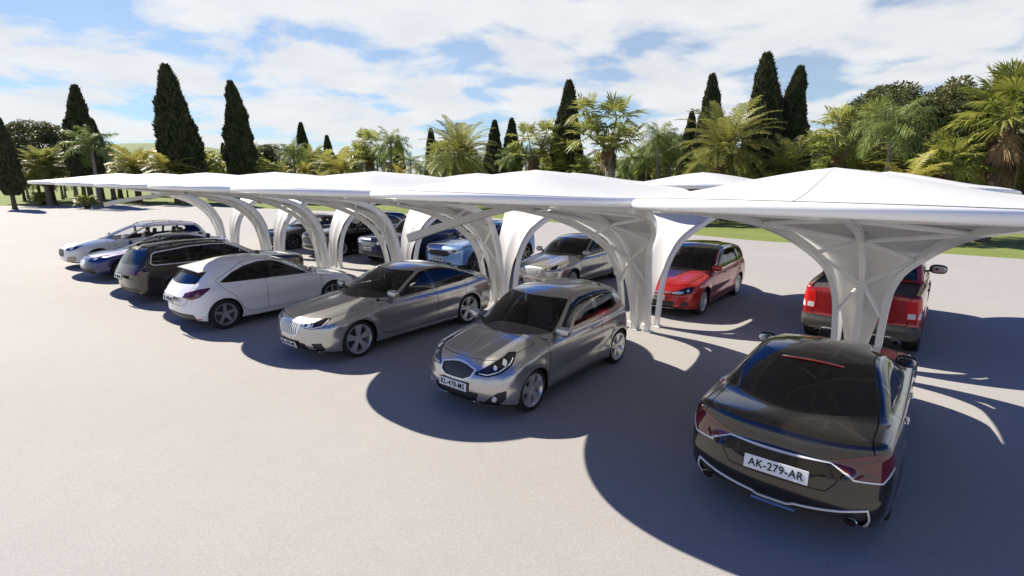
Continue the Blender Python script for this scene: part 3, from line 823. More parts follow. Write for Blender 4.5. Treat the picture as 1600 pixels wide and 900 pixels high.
# 2 ---- large silver saloon with upright barred grille
L = 4.84
def bars(n, half, z0, z1, w):
    return lambda v, nn_, b: np.maximum(np.abs(((np.abs(v[:, 1]) / (half / n)) % 1.0) - .5) * (half / n) - w, np.maximum(z0 - v[:, 2], v[:, 2] - z1))
def sedan_front(s=1.0, dz=0.0, plate=True):
    return [
        ('front', 'headlight', [(.50, .66 + dz), (.74, .655 + dz), (.98, .69 + dz), (1.16, .80 + dz), (1.02, .81 + dz), (.80, .765 + dz), (.52, .725 + dz)], .006, M['lamp_black'], -.004, None),
        ('frontline', 'daytime_light', [(.53, .675 + dz), (.74, .672 + dz), (.97, .706 + dz), (1.11, .79 + dz)], .020, M['drl'], .004, ['headlight']),
        ('frontline', 'daytime_light#b', [(.715, .68 + dz), (.735, .745 + dz)], .012, M['drl'], .004, ['headlight']),
        ('front', 'lamp_lens', [(.60, .70 + dz), (.68, .70 + dz), (.68, .715 + dz), (.60, .71 + dz)], .014, M['lamp_clear'], .008, ['headlight']),
        ('front', 'grille', [(-.2, .50 + dz), (.18, .505 + dz), (.29, .54 + dz), (.385, .715 + dz), (.05, .735 + dz), (-.2, .735 + dz)], .008, M['rim_dark'], -.02, None),
        ('frontline', 'grille_surround', [(-.2, .492 + dz), (.18, .497 + dz), (.295, .532 + dz), (.395, .722 + dz), (.05, .744 + dz), (-.2, .744 + dz)], .026, M['white_trim'], .010, ['body', 'grille']),
        ('fn', 'grille_bars', bars(7, .40, .4, .8, .013), 0, M['white_trim'], .006, ['grille']),
        ('front', 'lower_grille', [(-.2, .235), (.50, .245), (.58, .27), (.49, .375), (-.2, .40)], .006, M['black_plastic'], -.02, None),
        ('front', 'corner_vent', [(.82, .25), (1.04, .28), (.93, .405), (.68, .385)], .006, M['black_plastic'], -.016, None),
        ('frontline', 'lower_lip', [(-.2, .185), (.55, .20), (.80, .205), (1.0, .24)], .020, M['satin'], .008, None),
    ]
cars.append(dict(name='saloon_car', label='long silver fastback saloon with upright barred grille, left of the small silver hatchback', cat='saloon',
    L=L, W=1.86, H=1.46, axle=.90, wb=2.92, rw=.350, ra=.376, belt=.985, paint=P_['silver'], ds=.024, fine=.011,
    top=[(0, .70), (.08, .755), (.3, .815), (.7, .88), (1.2, .945), (1.6, .985), (2.6, .985), (3.6, 1.015), (4.3, 1.055), (4.7, 1.045), (L, .99)],
    gh=[(1.0, .80), (1.32, .95), (1.7, 1.14), (2.15, 1.335), (2.5, 1.43), (2.85, 1.46), (3.2, 1.445), (3.6, 1.375), (4.0, 1.255), (4.4, 1.115), (4.66, 1.03), (4.84, .92)],
    ff=[(.15, .14), (.24, .06), (.36, .01), (.48, 0), (.60, .01), (.70, .03), (.78, .09), (.85, .16)],
    rf=[(.15, .18), (.26, .06), (.45, .0), (.7, .0), (.9, .05), (1.05, .12)],
    bowf=.36, bowfp=2.4, bowr=.26, crown=.085, ridge=.02, crease=(.63, .05, .026, .11), gh_top_d=2.35, wroof=.66, gtaper=.14,
    wind=(.965, 1.385, .070), back=(1.10, 1.36, .08), backbow=0,
    dlo=[(1.55, .975), (1.9, .985), (2.8, 1.0), (3.6, 1.03), (4.12, 1.08), (4.02, 1.16), (3.7, 1.275), (3.3, 1.345), (2.9, 1.365), (2.6, 1.345), (2.3, 1.27), (1.9, 1.10)],
    pillars=[(2.80, 2.74, .10), (3.78, 3.60, .05)], sglass=[M['glass'], M['glass_tint'], M['glass_tint']],
    doors=[[(1.42, .42), (1.42, .92), (1.72, 1.06), (2.2, 1.28), (2.5, 1.375), (2.72, 1.395), (2.83, 1.0), (2.83, .34), (1.6, .34)],
           [(2.85, .34), (2.85, 1.0), (2.76, 1.395), (3.1, 1.39), (3.5, 1.335), (3.80, 1.24), (3.72, 1.04), (3.72, .86), (3.48, .45), (3.36, .34)]],
    bonnet=(.16, 1.35, .82), tailgate=([(-.1, .68), (.58, .68), (.66, .95), (.58, 1.22), (-.1, 1.22)], 'rear'),
    features=sedan_front() + [
        ('rear', 'tail_light', [(.45, .78), (.9, .77), (1.15, .84), (1.1, .93), (.8, .92), (.45, .88)], .01, M['tail_red'], .003, None),
        ('sideline', 'door_strip', [(1.25, .25), (3.6, .25)], .02, M['satin'], .005, None),
    ],
    plates=[dict(z=.335, txt='KL-478-MS', h=.113, out=.012)], seat_d=2.62, rear_seat_d=3.6, dash_d=1.75, mirror=(1.72, 1.02), handles=[(2.62, .865), (3.62, .89)],
    rimr=.275, tw=.235, place=place(-8.90, 4.60, L, TO)))

# 3 ---- white five-door hatchback, tail to the camera
L = 4.26
def spoiler(d0, d1, z0, z1, wfac, mat=None):
    def fn(root, b, sp):
        x0, x1 = b.L / 2 - d0, b.L / 2 - d1; w = b.wr * wfac; n = 13; Vv = []
        ys = np.linspace(-w, w, n)
        for (x, dz, k) in ((x0, 0.004, 0), (x0, -.04, 0), (x1, -.012, 1), (x1, .008, 1)):
            for y in ys:
                e = (y / w) ** 2; zz = (b.z_at(x, y) if k == 0 else b.z_at(x0, y) - z1) + dz; Vv.append((x + (.10 * e if k else 0), y * (1 if k == 0 else .97), zz))
        Fc = []
        for r in range(4):
            for i in range(n - 1):
                a = r * n + i; c = ((r + 1) % 4) * n + i; Fc.append((a, a + 1, c + 1, c))
        for i in (0, n - 1): Fc.append((i, n + i, 2 * n + i, 3 * n + i))
        MB().add(Vv, Fc).build('roof_spoiler', mat or sp['paint'], root, True, .7)
    return fn
cars.append(dict(name='hatchback_car', label='white five-door hatchback with roof spoiler and dark red tail lights, tail to the camera', cat='hatchback',
    L=L, W=1.82, H=1.47, axle=.90, wb=2.65, rw=.338, ra=.366, belt=.985, paint=P_['white'], ds=.024, fine=.011,
    top=[(0, .66), (.1, .74), (.4, .83), (.8, .895), (1.2, .95), (1.6, .985), (2.6, 1.0), (3.6, 1.04), (4.1, 1.04), (L, .98)],
    gh=[(.72, .78), (1.0, .94), (1.4, 1.13), (1.85, 1.325), (2.25, 1.435), (2.65, 1.47), (3.05, 1.46), (3.45, 1.41), (3.74, 1.34), (3.87, 1.26), (4.09, 1.05), (4.26, .84)],
    ff=[(.15, .16), (.24, .07), (.38, .0), (.5, 0), (.62, .03), (.72, .09), (.85, .2)],
    rf=[(.15, .20), (.26, .07), (.42, .0), (.58, .0), (.72, .02), (.86, .07), (1.0, .16), (1.1, .22)],
    bowf=.36, bowfp=2.5, bowr=.30, bowrp=2.6, crown=.08, crease=(.64, -.02, .022, .12), gh_top_d=2.05, wroof=.67, gtaper=.16,
    wind=(.955, 1.395, .070), back=(1.02, 1.325, .12), backbow=.05,
    dlo=[(1.16, .965), (1.7, .98), (2.6, 1.0), (3.52, 1.03), (3.57, 1.05), (3.30, 1.21), (3.0, 1.32), (2.65, 1.375), (2.35, 1.365), (2.0, 1.275), (1.6, 1.12)],
    dlo_r=.006, pillars=[(2.45, 2.40, .10)], sglass=[M['glass_tint'], M['glass_dark']],
    doors=[[(1.25, .42), (1.25, .92), (1.65, 1.14), (2.05, 1.32), (2.42, 1.415), (2.56, 1.0), (2.56, .34), (1.5, .34)],
           [(2.58, .34), (2.58, 1.0), (2.46, 1.415), (2.8, 1.415), (3.1, 1.34), (3.62, 1.08), (3.5, .92), (3.3, .75), (3.12, .42), (3.0, .34)]],
    bonnet=(.2, 1.0, .80), tailgate=([(-.1, .60), (.46, .60), (.55, .75), (.60, 1.0), (.54, 1.30), (-.1, 1.34)], 'rear'),
    features=[
        ('rear', 'tail_light', [(.54, .765), (.80, .74), (1.06, .80), (1.28, .94), (1.05, .93), (.80, .885), (.60, .845)], .02, M['tail_red'], .004, None),
        ('rear', 'tail_light_segment', [(.60, .79), (.78, .78), (.80, .84), (.66, .83)], .012, M['tail_dark'], .004, ['tail_light']),
        ('rear', 'bumper_insert', [(-.2, .25), (.74, .25), (.86, .30), (.80, .39), (-.2, .42)], .015, M['clad'], -.012, None),
        ('rearline', 'reflector', [(.80, .285), (1.02, .30)], .022, M['tail_bright'], .004, None),
        ('front', 'headlight', [(.5, .66), (.8, .65), (1.1, .74), (1.35, .84), (1.0, .82), (.6, .74)], .012, M['lamp_black'], .002, None),
    ],
    plates=[dict(z=.72, txt='KL-478-MS', front=False, frame=True, out=.012)], seat_d=2.2, rear_seat_d=3.1, dash_d=1.4, mirror=(1.42, 1.01), mirrormat=P_['white'], handles=[(2.42, .86), (3.30, .89)], handlemat=P_['white'],
    rimr=.242, wheel='five', rimmat=M['rim_mid'], dashmat=M['dash'], seatmat=M['seat_tan'], extra=[spoiler(3.42, 3.99, 0, .075, .98)],
    place=place(-12.72, 4.06, L, AW)))

# 4 ---- black-brown coupe-like saloon, tail to the camera
L = 4.72
tailpts_low = [(-.1, .345), (.16, .345), (.20, .375), (.62, .415), (.90, .455), (.97, .32), (1.0, .24)]
cars.append(dict(name='saloon_car', label='black brown fastback saloon with plate AK-279-AR and pale trim lines across its tail', cat='saloon',
    L=L, W=1.82, H=1.37, axle=.92, wb=2.80, rw=.345, ra=.37, belt=.97, paint=P_['black'], ds=.020, fine=.009,
    top=[(0, .66), (.1, .74), (.5, .84), (1.0, .91), (1.5, .965), (2.6, .99), (3.5, 1.03), (4.1, 1.065), (4.45, 1.07), (4.62, 1.055), (L, .98)],
    gh=[(1.0, .78), (1.3, .93), (1.7, 1.11), (2.1, 1.27), (2.45, 1.350), (2.75, 1.37), (3.05, 1.355), (3.4, 1.295), (3.75, 1.205), (4.1, 1.09), (4.35, 1.01), (4.6, .90)],
    ff=[(.15, .16), (.24, .07), (.38, .0), (.5, 0), (.62, .03), (.72, .09), (.85, .2)],
    rf=[(.15, .22), (.25, .10), (.40, .01), (.52, .0), (.62, .012), (.72, .026), (.82, .034), (.92, .042), (1.02, .055), (1.08, .08)],
    bowf=.36, bowr=.30, bowrp=2.5, crown=.045, crease=(.66, -.03, .026, .10), gh_top_d=2.3, wroof=.62, gtaper=.20, wbelt=.885, k_r=.09, k_sh=.09, flare=.028,
    wind=(.95, 1.31, .070), back=(1.07, 1.318, .05), backbow=-.01,
    dlo=[(1.5, .96), (2.0, .985), (3.0, 1.01), (3.75, 1.06), (3.78, 1.09), (3.5, 1.17), (3.1, 1.26), (2.75, 1.285), (2.45, 1.265), (2.1, 1.17), (1.75, 1.05)],
    dlo_r=.006, dlo_trim=.016, trimmat=M['black_gloss'], pillars=[(2.62, 2.56, .09), (3.42, 3.3, .05)], sglass=M['glass_tint'],
    doors=[[(1.42, .42), (1.42, .9), (1.75, 1.08), (2.1, 1.21), (2.5, 1.315), (2.64, .99), (2.64, .34), (1.6, .34)],
           [(2.66, .34), (2.66, 1.0), (2.54, 1.315), (2.9, 1.315), (3.3, 1.24), (3.55, 1.16), (3.52, 1.02), (3.4, .75), (3.2, .42), (3.08, .34)]],
    bonnet=(.2, 1.3, .80), tailgate=([(-.1, .60), (.40, .60), (.46, .68), (.50, .80), (.64, .86), (.70, .95), (.66, 1.07), (.60, 1.2), (-.1, 1.2)], 'rear'),
    features=[
        ('rear', 'tail_light', [(.50, .865), (.62, .80), (.74, .735), (1.03, .725), (1.20, .86), (1.22, .965), (1.02, .965), (.80, .93)], .008, M['tail_red'], .003, None),
        ('rear', 'tail_light_segment', [(.70, .80), (.98, .79), (1.03, .745), (.76, .755)], .004, M['tail_dark'], .003, ['tail_light']),
        ('rear', 'tail_light_segment#b', [(.60, .875), (.86, .91), (1.0, .94), (1.0, .91), (.72, .86)], .004, M['tail_dark'], .003, ['tail_light']),
        ('rearline', 'tail_trim_line', [(-.1, .850), (.49, .848), (.60, .787), (.73, .716), (1.045, .706), (1.21, .835)], .013, M['white_trim'], .007, ['body']),
        ('rear', 'tail_trim_line', [(.56, .80), (.73, .716), (.80, .714), (.66, .80)], .0, M['white_trim'], .007, ['body']),
        ('rear', 'diffuser', [(-.1, .20), (-.1, .345), (.16, .345), (.20, .375), (.62, .415), (.90, .455), (.97, .32), (1.0, .20)], .0, M['black_plastic'], -.03, None),
        ('rearline', 'bumper_trim_line', tailpts_low, .018, M['white_trim'], .010, ['body', 'diffuser']),
        ('rearline', 'diffuser_blade', [(-.1, .275), (.27, .275)], .014, M['satin'], .02, ['diffuser']),
        ('rearline', 'plate_recess_edge', [(-.1, .675), (.33, .675), (.395, .72), (.43, .785), (.455, .835)], .015, M['black_gloss'], -.004, None),
        ('front', 'headlight', [(.5, .66), (.8, .65), (1.1, .72), (1.3, .80), (1.0, .79), (.6, .73)], .012, M['lamp_black'], .002, None),
    ],
    plates=[dict(z=.772, txt='AK-279-AR', front=False, frame=False, y=-.04, w=.52, h=.125, out=.016, tilt=.12)], seat_d=2.72, no_bench=True, seatmat=M['seat_lightened'], dash_d=1.7, mirror=(1.70, 1.0), mirrormat=M['black_plastic'], handles=[(2.46, .86), (3.34, .89)], handlemat=M['chrome'],
    exhaust=[(.615, .335, .040, .058)], rimr=.262, rimmat=M['rim_mid'], tw=.235, place=place(-.86, 4.93, L, AW), rglass=M['glass']))
def brake_light(d, z, w):
    def fn(root, b, sp):
        x = b.L / 2 - d; q = MB(); ys = np.linspace(-w, w, 9)
        pts = [(x + .02 * (y / w) ** 2, y, b.z_at(x, y) + .006) for y in ys]
        q.tube(pts, .01, 6, flat=(.028, .012)); q.build('high_brake_light', M['tail_bright'], root)
    return fn
cars[-1]['extra'] = [brake_light(3.30, 1.30, .30)]

# 5 ---- dark brown estate / SUV, tail to the camera
L = 4.92
def wagon_rear(dz=0., s=1.):
    return None
cars.append(dict(name='estate_car', label='dark brown estate with roof rails and pale framed side windows, tail to the camera', cat='estate car',
    L=L, W=1.86, H=1.52, axle=.92, wb=2.93, rw=.345, ra=.372, belt=.99, paint=P_['brown'], ds=.03, fine=.013, zbot=.17,
    top=[(0, .72), (.08, .80), (.4, .88), (.9, .94), (1.4, .98), (2.5, .99), (3.8, 1.01), (4.6, 1.01), (L, .95)],
    gh=[(1.0, .82), (1.3, .96), (1.7, 1.16), (2.1, 1.36), (2.45, 1.47), (2.9, 1.515), (3.4, 1.52), (4.0, 1.49), (4.45, 1.43), (4.58, 1.37), (4.75, 1.17), (4.90, .92)],
    ff=[(.15, .2), (.28, .06), (.45, .0), (.7, .0), (.85, .05), (.95, .15)],
    rf=[(.2, .16), (.3, .05), (.46, .0), (.62, .0), (.8, .03), (1.0, .05), (1.15, .08)],
    bowf=.32, bowr=.24, crown=.07, crease=(.70, 0, .02, .12), gh_top_d=2.3, wroof=.72, gtaper=.08,
    wind=(.985, 1.44, .070), back=(1.03, 1.385, .07),
    dlo=[(1.60, .985), (2.0, 1.0), (3.0, 1.015), (4.38, 1.04), (4.44, 1.075), (4.38, 1.27), (4.30, 1.31), (3.5, 1.39), (2.9, 1.40), (2.55, 1.37), (2.2, 1.26), (1.9, 1.13)],
    dlo_trim=.022, trimmat=M['white_trim'], pillars=[(2.62, 2.58, .09), (3.55, 3.58, .09)], sglass=[M['glass_tint'], M['glass_dark'], M['glass_dark']],
    doors=[[(1.5, .45), (1.5, .9), (1.9, 1.17), (2.2, 1.31), (2.56, 1.43), (2.63, 1.0), (2.63, .36), (1.65, .36)],
           [(2.65, .36), (2.65, 1.0), (2.6, 1.43), (3.2, 1.44), (3.6, 1.43), (3.62, 1.0), (3.55, .9), (3.35, .5), (3.2, .36)]],
    bonnet=(.2, 1.25, .82), tailgate=([(-.1, .70), (.60, .70), (.66, 1.0), (.58, 1.41), (-.1, 1.42)], 'rear'),
    features=[
        ('rear', 'tail_light', [(.42, .80), (.75, .76), (1.10, .76), (1.30, .89), (1.05, .91), (.70, .91), (.42, .88)], .012, M['tail_dark'], .004, None),
        ('rear', 'tail_light_segment', [(.55, .82), (1.05, .80), (1.15, .85), (.6, .87)], .008, M['tail_red'], .004, ['tail_light']),
        ('rear', 'bumper_insert', [(-.2, .30), (.80, .31), (.90, .36), (.86, .42), (-.2, .43)], .015, M['black_plastic'], -.01, None),
    ], clad=None, rails=[(2.55, 4.45, M['black_plastic'])],
    plates=[dict(z=.72, txt='KL-478-MS', front=False)], seat_d=2.45, rear_seat_d=3.4, dash_d=1.7, mirror=(1.75, 1.03), handles=[(2.48, .88), (3.42, .90)],
    rimr=.245, wheel='five', rimmat=M['rim'], place=place(-16.6, 4.2, L, AW)))

# 6 ---- dark blue saloon, nose to the camera
L = 4.5
def simple_front(gr_mat, dz=0.):
    return [
        ('front', 'headlight', [(.48, .655 + dz), (.80, .65 + dz), (1.08, .71 + dz), (1.3, .80 + dz), (1.0, .785 + dz), (.6, .725 + dz)], .01, M['lamp_black'], .002, None),
        ('front', 'lamp_lens', [(.74, .70 + dz), (.86, .69 + dz), (.95, .73 + dz), (.8, .73 + dz)], .008, M['lamp_clear'], .006, ['headlight']),
    ]
cars.append(dict(name='saloon_car', label='dark blue saloon with pale nose panel between the white and the brown estate', cat='saloon',
    L=L, W=1.80, H=1.32, axle=.9, wb=2.70, rw=.335, ra=.362, belt=.96, paint=P_['darkblue'], ds=.045, fine=.02,
    top=[(0, .66), (.1, .73), (.5, .83), (1.0, .90), (1.4, .955), (2.5, .98), (3.6, 1.02), (4.2, 1.04), (L, .97)],
    gh=[(.9, .76), (1.2, .91), (1.6, 1.07), (2.0, 1.22), (2.35, 1.30), (2.7, 1.32), (3.05, 1.305), (3.4, 1.245), (3.8, 1.15), (4.15, 1.04), (4.45, .9)],
    ff=[(.15, .16), (.24, .07), (.38, .0), (.5, 0), (.62, .03), (.72, .09), (.85, .2)], rf=[(.15, .2), (.3, .04), (.5, 0), (.8, .03), (1.0, .08)],
    bowf=.38, bowr=.25, gh_top_d=2.2, wroof=.66, gtaper=.14, wind=(.94, 1.26, .070), back=(1.06, 1.26, .08),
    dlo=[(1.45, .955), (2.2, .98), (3.3, 1.03), (3.75, 1.06), (3.5, 1.12), (3.1, 1.20), (2.7, 1.24), (2.4, 1.22), (2.05, 1.14), (1.7, 1.03)], pillars=[(2.55, 2.5, .09)],
    doors=[[(1.35, .42), (1.35, .9), (1.7, 1.05), (2.05, 1.18), (2.48, 1.275), (2.56, .98), (2.56, .34), (1.5, .34)], [(2.58, .34), (2.58, .98), (2.52, 1.275), (2.9, 1.27), (3.3, 1.19), (3.5, 1.11), (3.4, .8), (3.2, .42), (3.1, .34)]],
    bonnet=(.2, 1.2, .80),
    features=simple_front(None) + [
        ('front', 'nose_panel', [(-.2, .50), (.20, .50), (.27, .56), (.24, .64), (-.2, .66)], .015, M['white_trim'], .006, None),
        ('front', 'lower_grille', [(-.2, .235), (.62, .25), (.86, .33), (.80, .40), (-.2, .40)], .012, M['black_plastic'], -.015, None),
        ('frontline', 'lower_lip', [(-.2, .20), (.6, .21), (.95, .26)], .024, M['satin'], .008, None)],
    seat_d=2.4, rear_seat_d=3.3, dash_d=1.6, mirror=(1.6, .99), handles=[(2.42, .85), (3.3, .88)], rimr=.235, wheel='ten', place=place(-21.2, 4.35, L, TO)))

# 7 ---- white estate, nose to the camera
L = 4.86
cars.append(dict(name='estate_car', label='white estate with roof rails and beige bumper corners, leftmost car of the front row', cat='estate car',
    L=L, W=1.86, H=1.47, axle=.92, wb=2.88, rw=.345, ra=.375, belt=.985, paint=P_['white'], ds=.045, fine=.02,
    top=[(0, .70), (.08, .78), (.4, .86), (.9, .92), (1.4, .975), (2.5, .99), (3.8, 1.02), (4.5, 1.03), (L, .98)],
    gh=[(1.0, .80), (1.3, .95), (1.7, 1.15), (2.1, 1.32), (2.45, 1.42), (2.9, 1.465), (3.4, 1.47), (4.0, 1.44), (4.42, 1.39), (4.56, 1.33), (4.72, 1.13), (4.86, .92)],
    ff=[(.15, .16), (.24, .07), (.38, .0), (.56, 0), (.68, .02), (.76, .07), (.88, .2)], rf=[(.15, .2), (.3, .04), (.5, 0), (.8, .03), (1.0, .08)],
    bowf=.36, bowr=.25, gh_top_d=2.3, wroof=.69, gtaper=.10, wind=(.965, 1.385, .070), back=(1.06, 1.36, .08),
    dlo=[(1.6, .975), (2.3, 1.0), (3.3, 1.02), (4.42, 1.06), (4.46, 1.10), (4.30, 1.29), (3.6, 1.34), (2.9, 1.355), (2.55, 1.325), (2.2, 1.225), (1.85, 1.1)], pillars=[(2.65, 2.6, .09), (3.62, 3.64, .09)], sglass=[M['glass'], M['glass'], M['glass']],
    doors=[[(1.48, .42), (1.48, .92), (1.85, 1.13), (2.2, 1.29), (2.58, 1.395), (2.66, 1.0), (2.66, .34), (1.6, .34)], [(2.68, .34), (2.68, 1.0), (2.62, 1.40), (3.2, 1.405), (3.62, 1.395), (3.66, 1.02), (3.5, .8), (3.3, .42), (3.2, .34)]],
    bonnet=(.16, 1.3, .82),
    features=simple_front(None, .03) + [
        ('front', 'grille', [(-.2, .46), (.30, .46), (.38, .56), (.36, .68), (-.2, .70)], .012, M['black_plastic'], -.015, None),
        ('front', 'corner_vent', [(.50, .28), (.98, .30), (1.08, .42), (1.0, .48), (.62, .44)], .012, M['dash_tan'], .004, None)],
    rails=[(2.5, 4.4, M['satin'])], seat_d=2.5, rear_seat_d=3.45, dash_d=1.75, mirror=(1.74, 1.02), handles=[(2.5, .87), (3.48, .89)], handlemat=P_['white'], rimr=.24, wheel='five', rimmat=M['rim_dark'], place=place(-24.6, 4.5, L, TO)))

# 8 ---- red pickup, tail to the camera (second row)
L = 5.25
def bed(root, b, sp):
    x0, x1 = -b.L / 2 + .17, -b.L / 2 + 1.60; w = b.hw - .155; z0, z1 = .74, 1.20
    q = MB()
    q.add([(x0, -w, z1), (x1, -w, z1), (x1, w, z1), (x0, w, z1), (x0, -w, z0), (x1, -w, z0), (x1, w, z0), (x0, w, z0)], [(4, 5, 6, 7), (0, 1, 5, 4), (1, 2, 6, 5), (2, 3, 7, 6), (3, 0, 4, 7)])
    q.build('load_bed', M['clad'], root, False)
cars.append(dict(name='pickup_truck', label='red double cab pickup truck with black bumper and twin exhaust tips, tail to the camera', cat='pickup truck', group='cars parked under the canopies',
    L=L, W=1.96, H=1.86, axle=.95, wb=3.25, rw=.385, ra=.43, belt=1.20, paint=P_['deepred'], ds=.028, fine=.013, zbot=.34,
    top=[(0, .90), (.08, .98), (.5, 1.06), (1.3, 1.12), (2.5, 1.18), (3.5, 1.22), (4.6, 1.24), (L - .05, 1.24), (L, 1.19)],
    gh=[(1.05, .95), (1.35, 1.12), (1.7, 1.36), (2.05, 1.62), (2.4, 1.80), (2.8, 1.85), (3.2, 1.85), (3.42, 1.80), (3.52, 1.6), (3.60, 1.35), (3.68, 1.05)],
    ff=[(.3, .1), (.5, .0), (.9, .0), (1.0, .06)], rf=[(.3, .12), (.42, .02), (.55, .0), (.64, .03), (.72, .045), (1.15, .045), (1.25, .06)],
    sec=[(0, .92), (.3, .95), (.5, .985), (.8, 1.0), (1.05, .985), (1.22, .965), (1.45, .9)], k_sh=.05, k_r=.07, k_f=.1,
    bowf=.2, bowr=.09, bowrp=3.5, crown=.01, crease=(.8, 0, .01, .1), gh_top_d=2.25, wroof=.74, gtaper=.03, bowg=.15, flare=.03,
    wind=(1.15, 1.76, .070), back=(1.26, 1.74, .10), backbow=0,
    dlo=[(1.74, 1.20), (2.3, 1.22), (3.3, 1.235), (3.34, 1.26), (3.32, 1.62), (3.24, 1.70), (2.6, 1.71), (2.35, 1.67), (2.0, 1.43)], pillars=[(2.5, 2.52, .09)],
    doors=[[(1.55, .6), (1.55, 1.1), (1.95, 1.44), (2.2, 1.63), (2.48, 1.76), (2.5, 1.15), (2.5, .5), (1.6, .5)], [(2.52, .5), (2.52, 1.15), (2.5, 1.76), (3.2, 1.76), (3.4, 1.6), (3.42, 1.0), (3.35, .6), (3.3, .5)]],
    features=[
        ('rear', 'rear_bumper', [(-.2, .30), (1.35, .30), (1.35, .46), (1.2, .64), (.98, .66), (-.2, .66)], .01, M['clad'], .02, None),
        ('rearline', 'bumper_step', [(-.2, .455), (.55, .455), (.62, .43), (.85, .43)], .03, M['satin'], .012, ['rear_bumper']),
        ('rear', 'tail_light', [(.80, .80), (1.14, .80), (1.16, 1.14), (.80, 1.14)], .01, M['tail_bright'], .004, None),
        ('rear', 'tail_light_segment', [(.82, .82), (.94, .82), (.94, .90), (.82, .90)], .008, M['drl'], .004, ['tail_light']),
        ('rear', 'tail_light_segment#b', [(1.0, .82), (1.08, .82), (1.09, .92), (1.03, .92)], .008, M['drl'], .004, ['tail_light']),
        ('fn', 'hole', lambda v, n, b: smax(smax(-b.L / 2 + .10 - v[:, 0], v[:, 0] + b.L / 2 - 1.58, .01), np.abs(v[:, 1]) - b.hw + .16, .04) + np.where(n[:, 2] < .5, 1, 0), 0, M['arch'], -.2, None),
        ('front', 'headlight', [(.55, .78), (1.0, .78), (1.1, .95), (.55, .95)], .01, M['lamp_black'], .002, None),
    ], clad=(.07, .50), tailgate=([(-.1, .69), (.72, .69), (.73, 1.17), (.70, 1.19), (-.1, 1.19)], 'rear', .22), extra=[bed],
    exhaust=[(.62, .36, .045, .06)], seat_d=2.5, rear_seat_d=3.0, dash_d=1.8, seat_z=.72, mirror=(1.82, 1.24), mirrormat=M['black_plastic'], mirror_s=1.35, handles=[(2.36, 1.03), (3.24, 1.04)], handlemat=M['black_plastic'],
    rimr=.255, tw=.26, wheel='five', rimmat=M['rim_dark'], place=place(-.90, 11.35, L, AW)))

# 9 ---- red estate with black glass roof (second row)
L = 4.55
cars.append(dict(name='estate_car', label='red estate with black glass roof and chrome window line, nose to the camera', cat='estate car',
    L=L, W=1.82, H=1.53, axle=.90, wb=2.72, rw=.335, ra=.362, belt=.985, paint=P_['red'], ds=.026, fine=.012,
    top=[(0, .66), (.1, .74), (.4, .83), (.9, .905), (1.35, .965), (2.5, .99), (3.6, 1.03), (4.2, 1.04), (L, .98)],
    gh=[(.95, .79), (1.25, .94), (1.6, 1.12), (2.0, 1.34), (2.35, 1.46), (2.75, 1.52), (3.2, 1.525), (3.7, 1.49), (4.1, 1.43), (4.25, 1.34), (4.42, 1.1), (4.55, .88)],
    ff=[(.15, .16), (.22, .07), (.36, .0), (.5, .0), (.62, .03), (.70, .08), (.85, .2)], rf=[(.15, .2), (.3, .04), (.5, 0), (.8, .03), (1.0, .08)],
    bowf=.36, bowr=.25, gh_top_d=2.2, wroof=.71, gtaper=.09, wind=(.96, 1.44, .070), back=(1.06, 1.40, .08), ridge=.02,
    dlo=[(1.5, .97), (2.2, .995), (3.3, 1.03), (4.12, 1.07), (4.15, 1.11), (4.02, 1.33), (3.6, 1.385), (2.9, 1.405), (2.5, 1.37), (2.15, 1.25), (1.8, 1.1)], dlo_trim=.018, pillars=[(2.55, 2.5, .08), (3.42, 3.42, .07)], sglass=M['glass_tint'], black_roof=1.37,
    doors=[[(1.4, .42), (1.4, .92), (1.8, 1.13), (2.15, 1.29), (2.48, 1.43), (2.56, 1.0), (2.56, .34), (1.5, .34)], [(2.58, .34), (2.58, 1.0), (2.52, 1.44), (3.0, 1.45), (3.42, 1.44), (3.48, 1.02), (3.38, .8), (3.15, .42), (3.05, .34)]],
    bonnet=(.2, 1.22, .80),
    features=[
        ('front', 'headlight', [(.42, .60), (.70, .585), (.98, .62), (1.20, .76), (.95, .735), (.60, .66)], .010, M['lamp_black'], .002, None),
        ('front', 'lamp_lens', [(.46, .615), (.70, .605), (.82, .65), (.62, .65)], .008, M['lamp_clear'], .004, ['headlight']),
        ('front', 'lamp_lens#b', [(.92, .66), (.98, .66), (1.0, .69), (.95, .69)], .012, M['lamp_clear'], .006, ['headlight']),
        ('frontline', 'nose_bar', [(-.2, .622), (.30, .62), (.44, .625)], .034, M['satin'], .008, None),
        ('front', 'lower_grille', [(-.2, .30), (.46, .31), (.54, .36), (.50, .42), (-.2, .43)], .012, M['black_plastic'], -.015, None),
        ('front', 'corner_vent', [(.66, .315), (.98, .335), (.90, .425), (.80, .44)], .010, M['black_plastic'], -.006, None),
        ('frontline', 'lower_lip', [(-.2, .225), (.6, .23), (1.0, .27)], .018, M['chrome'], .008, None)],
    plates=[dict(z=.505, txt='KL-478-AS', frame=False, out=.012)], seat_d=2.45, rear_seat_d=3.3, dash_d=1.62, mirror=(1.66, 1.01), handles=[(2.4, .87), (3.3, .89)], rimr=.24, wheel='ten', dashmat=M['dash_tan'], place=place(-4.98, 11.62, L, TO)))

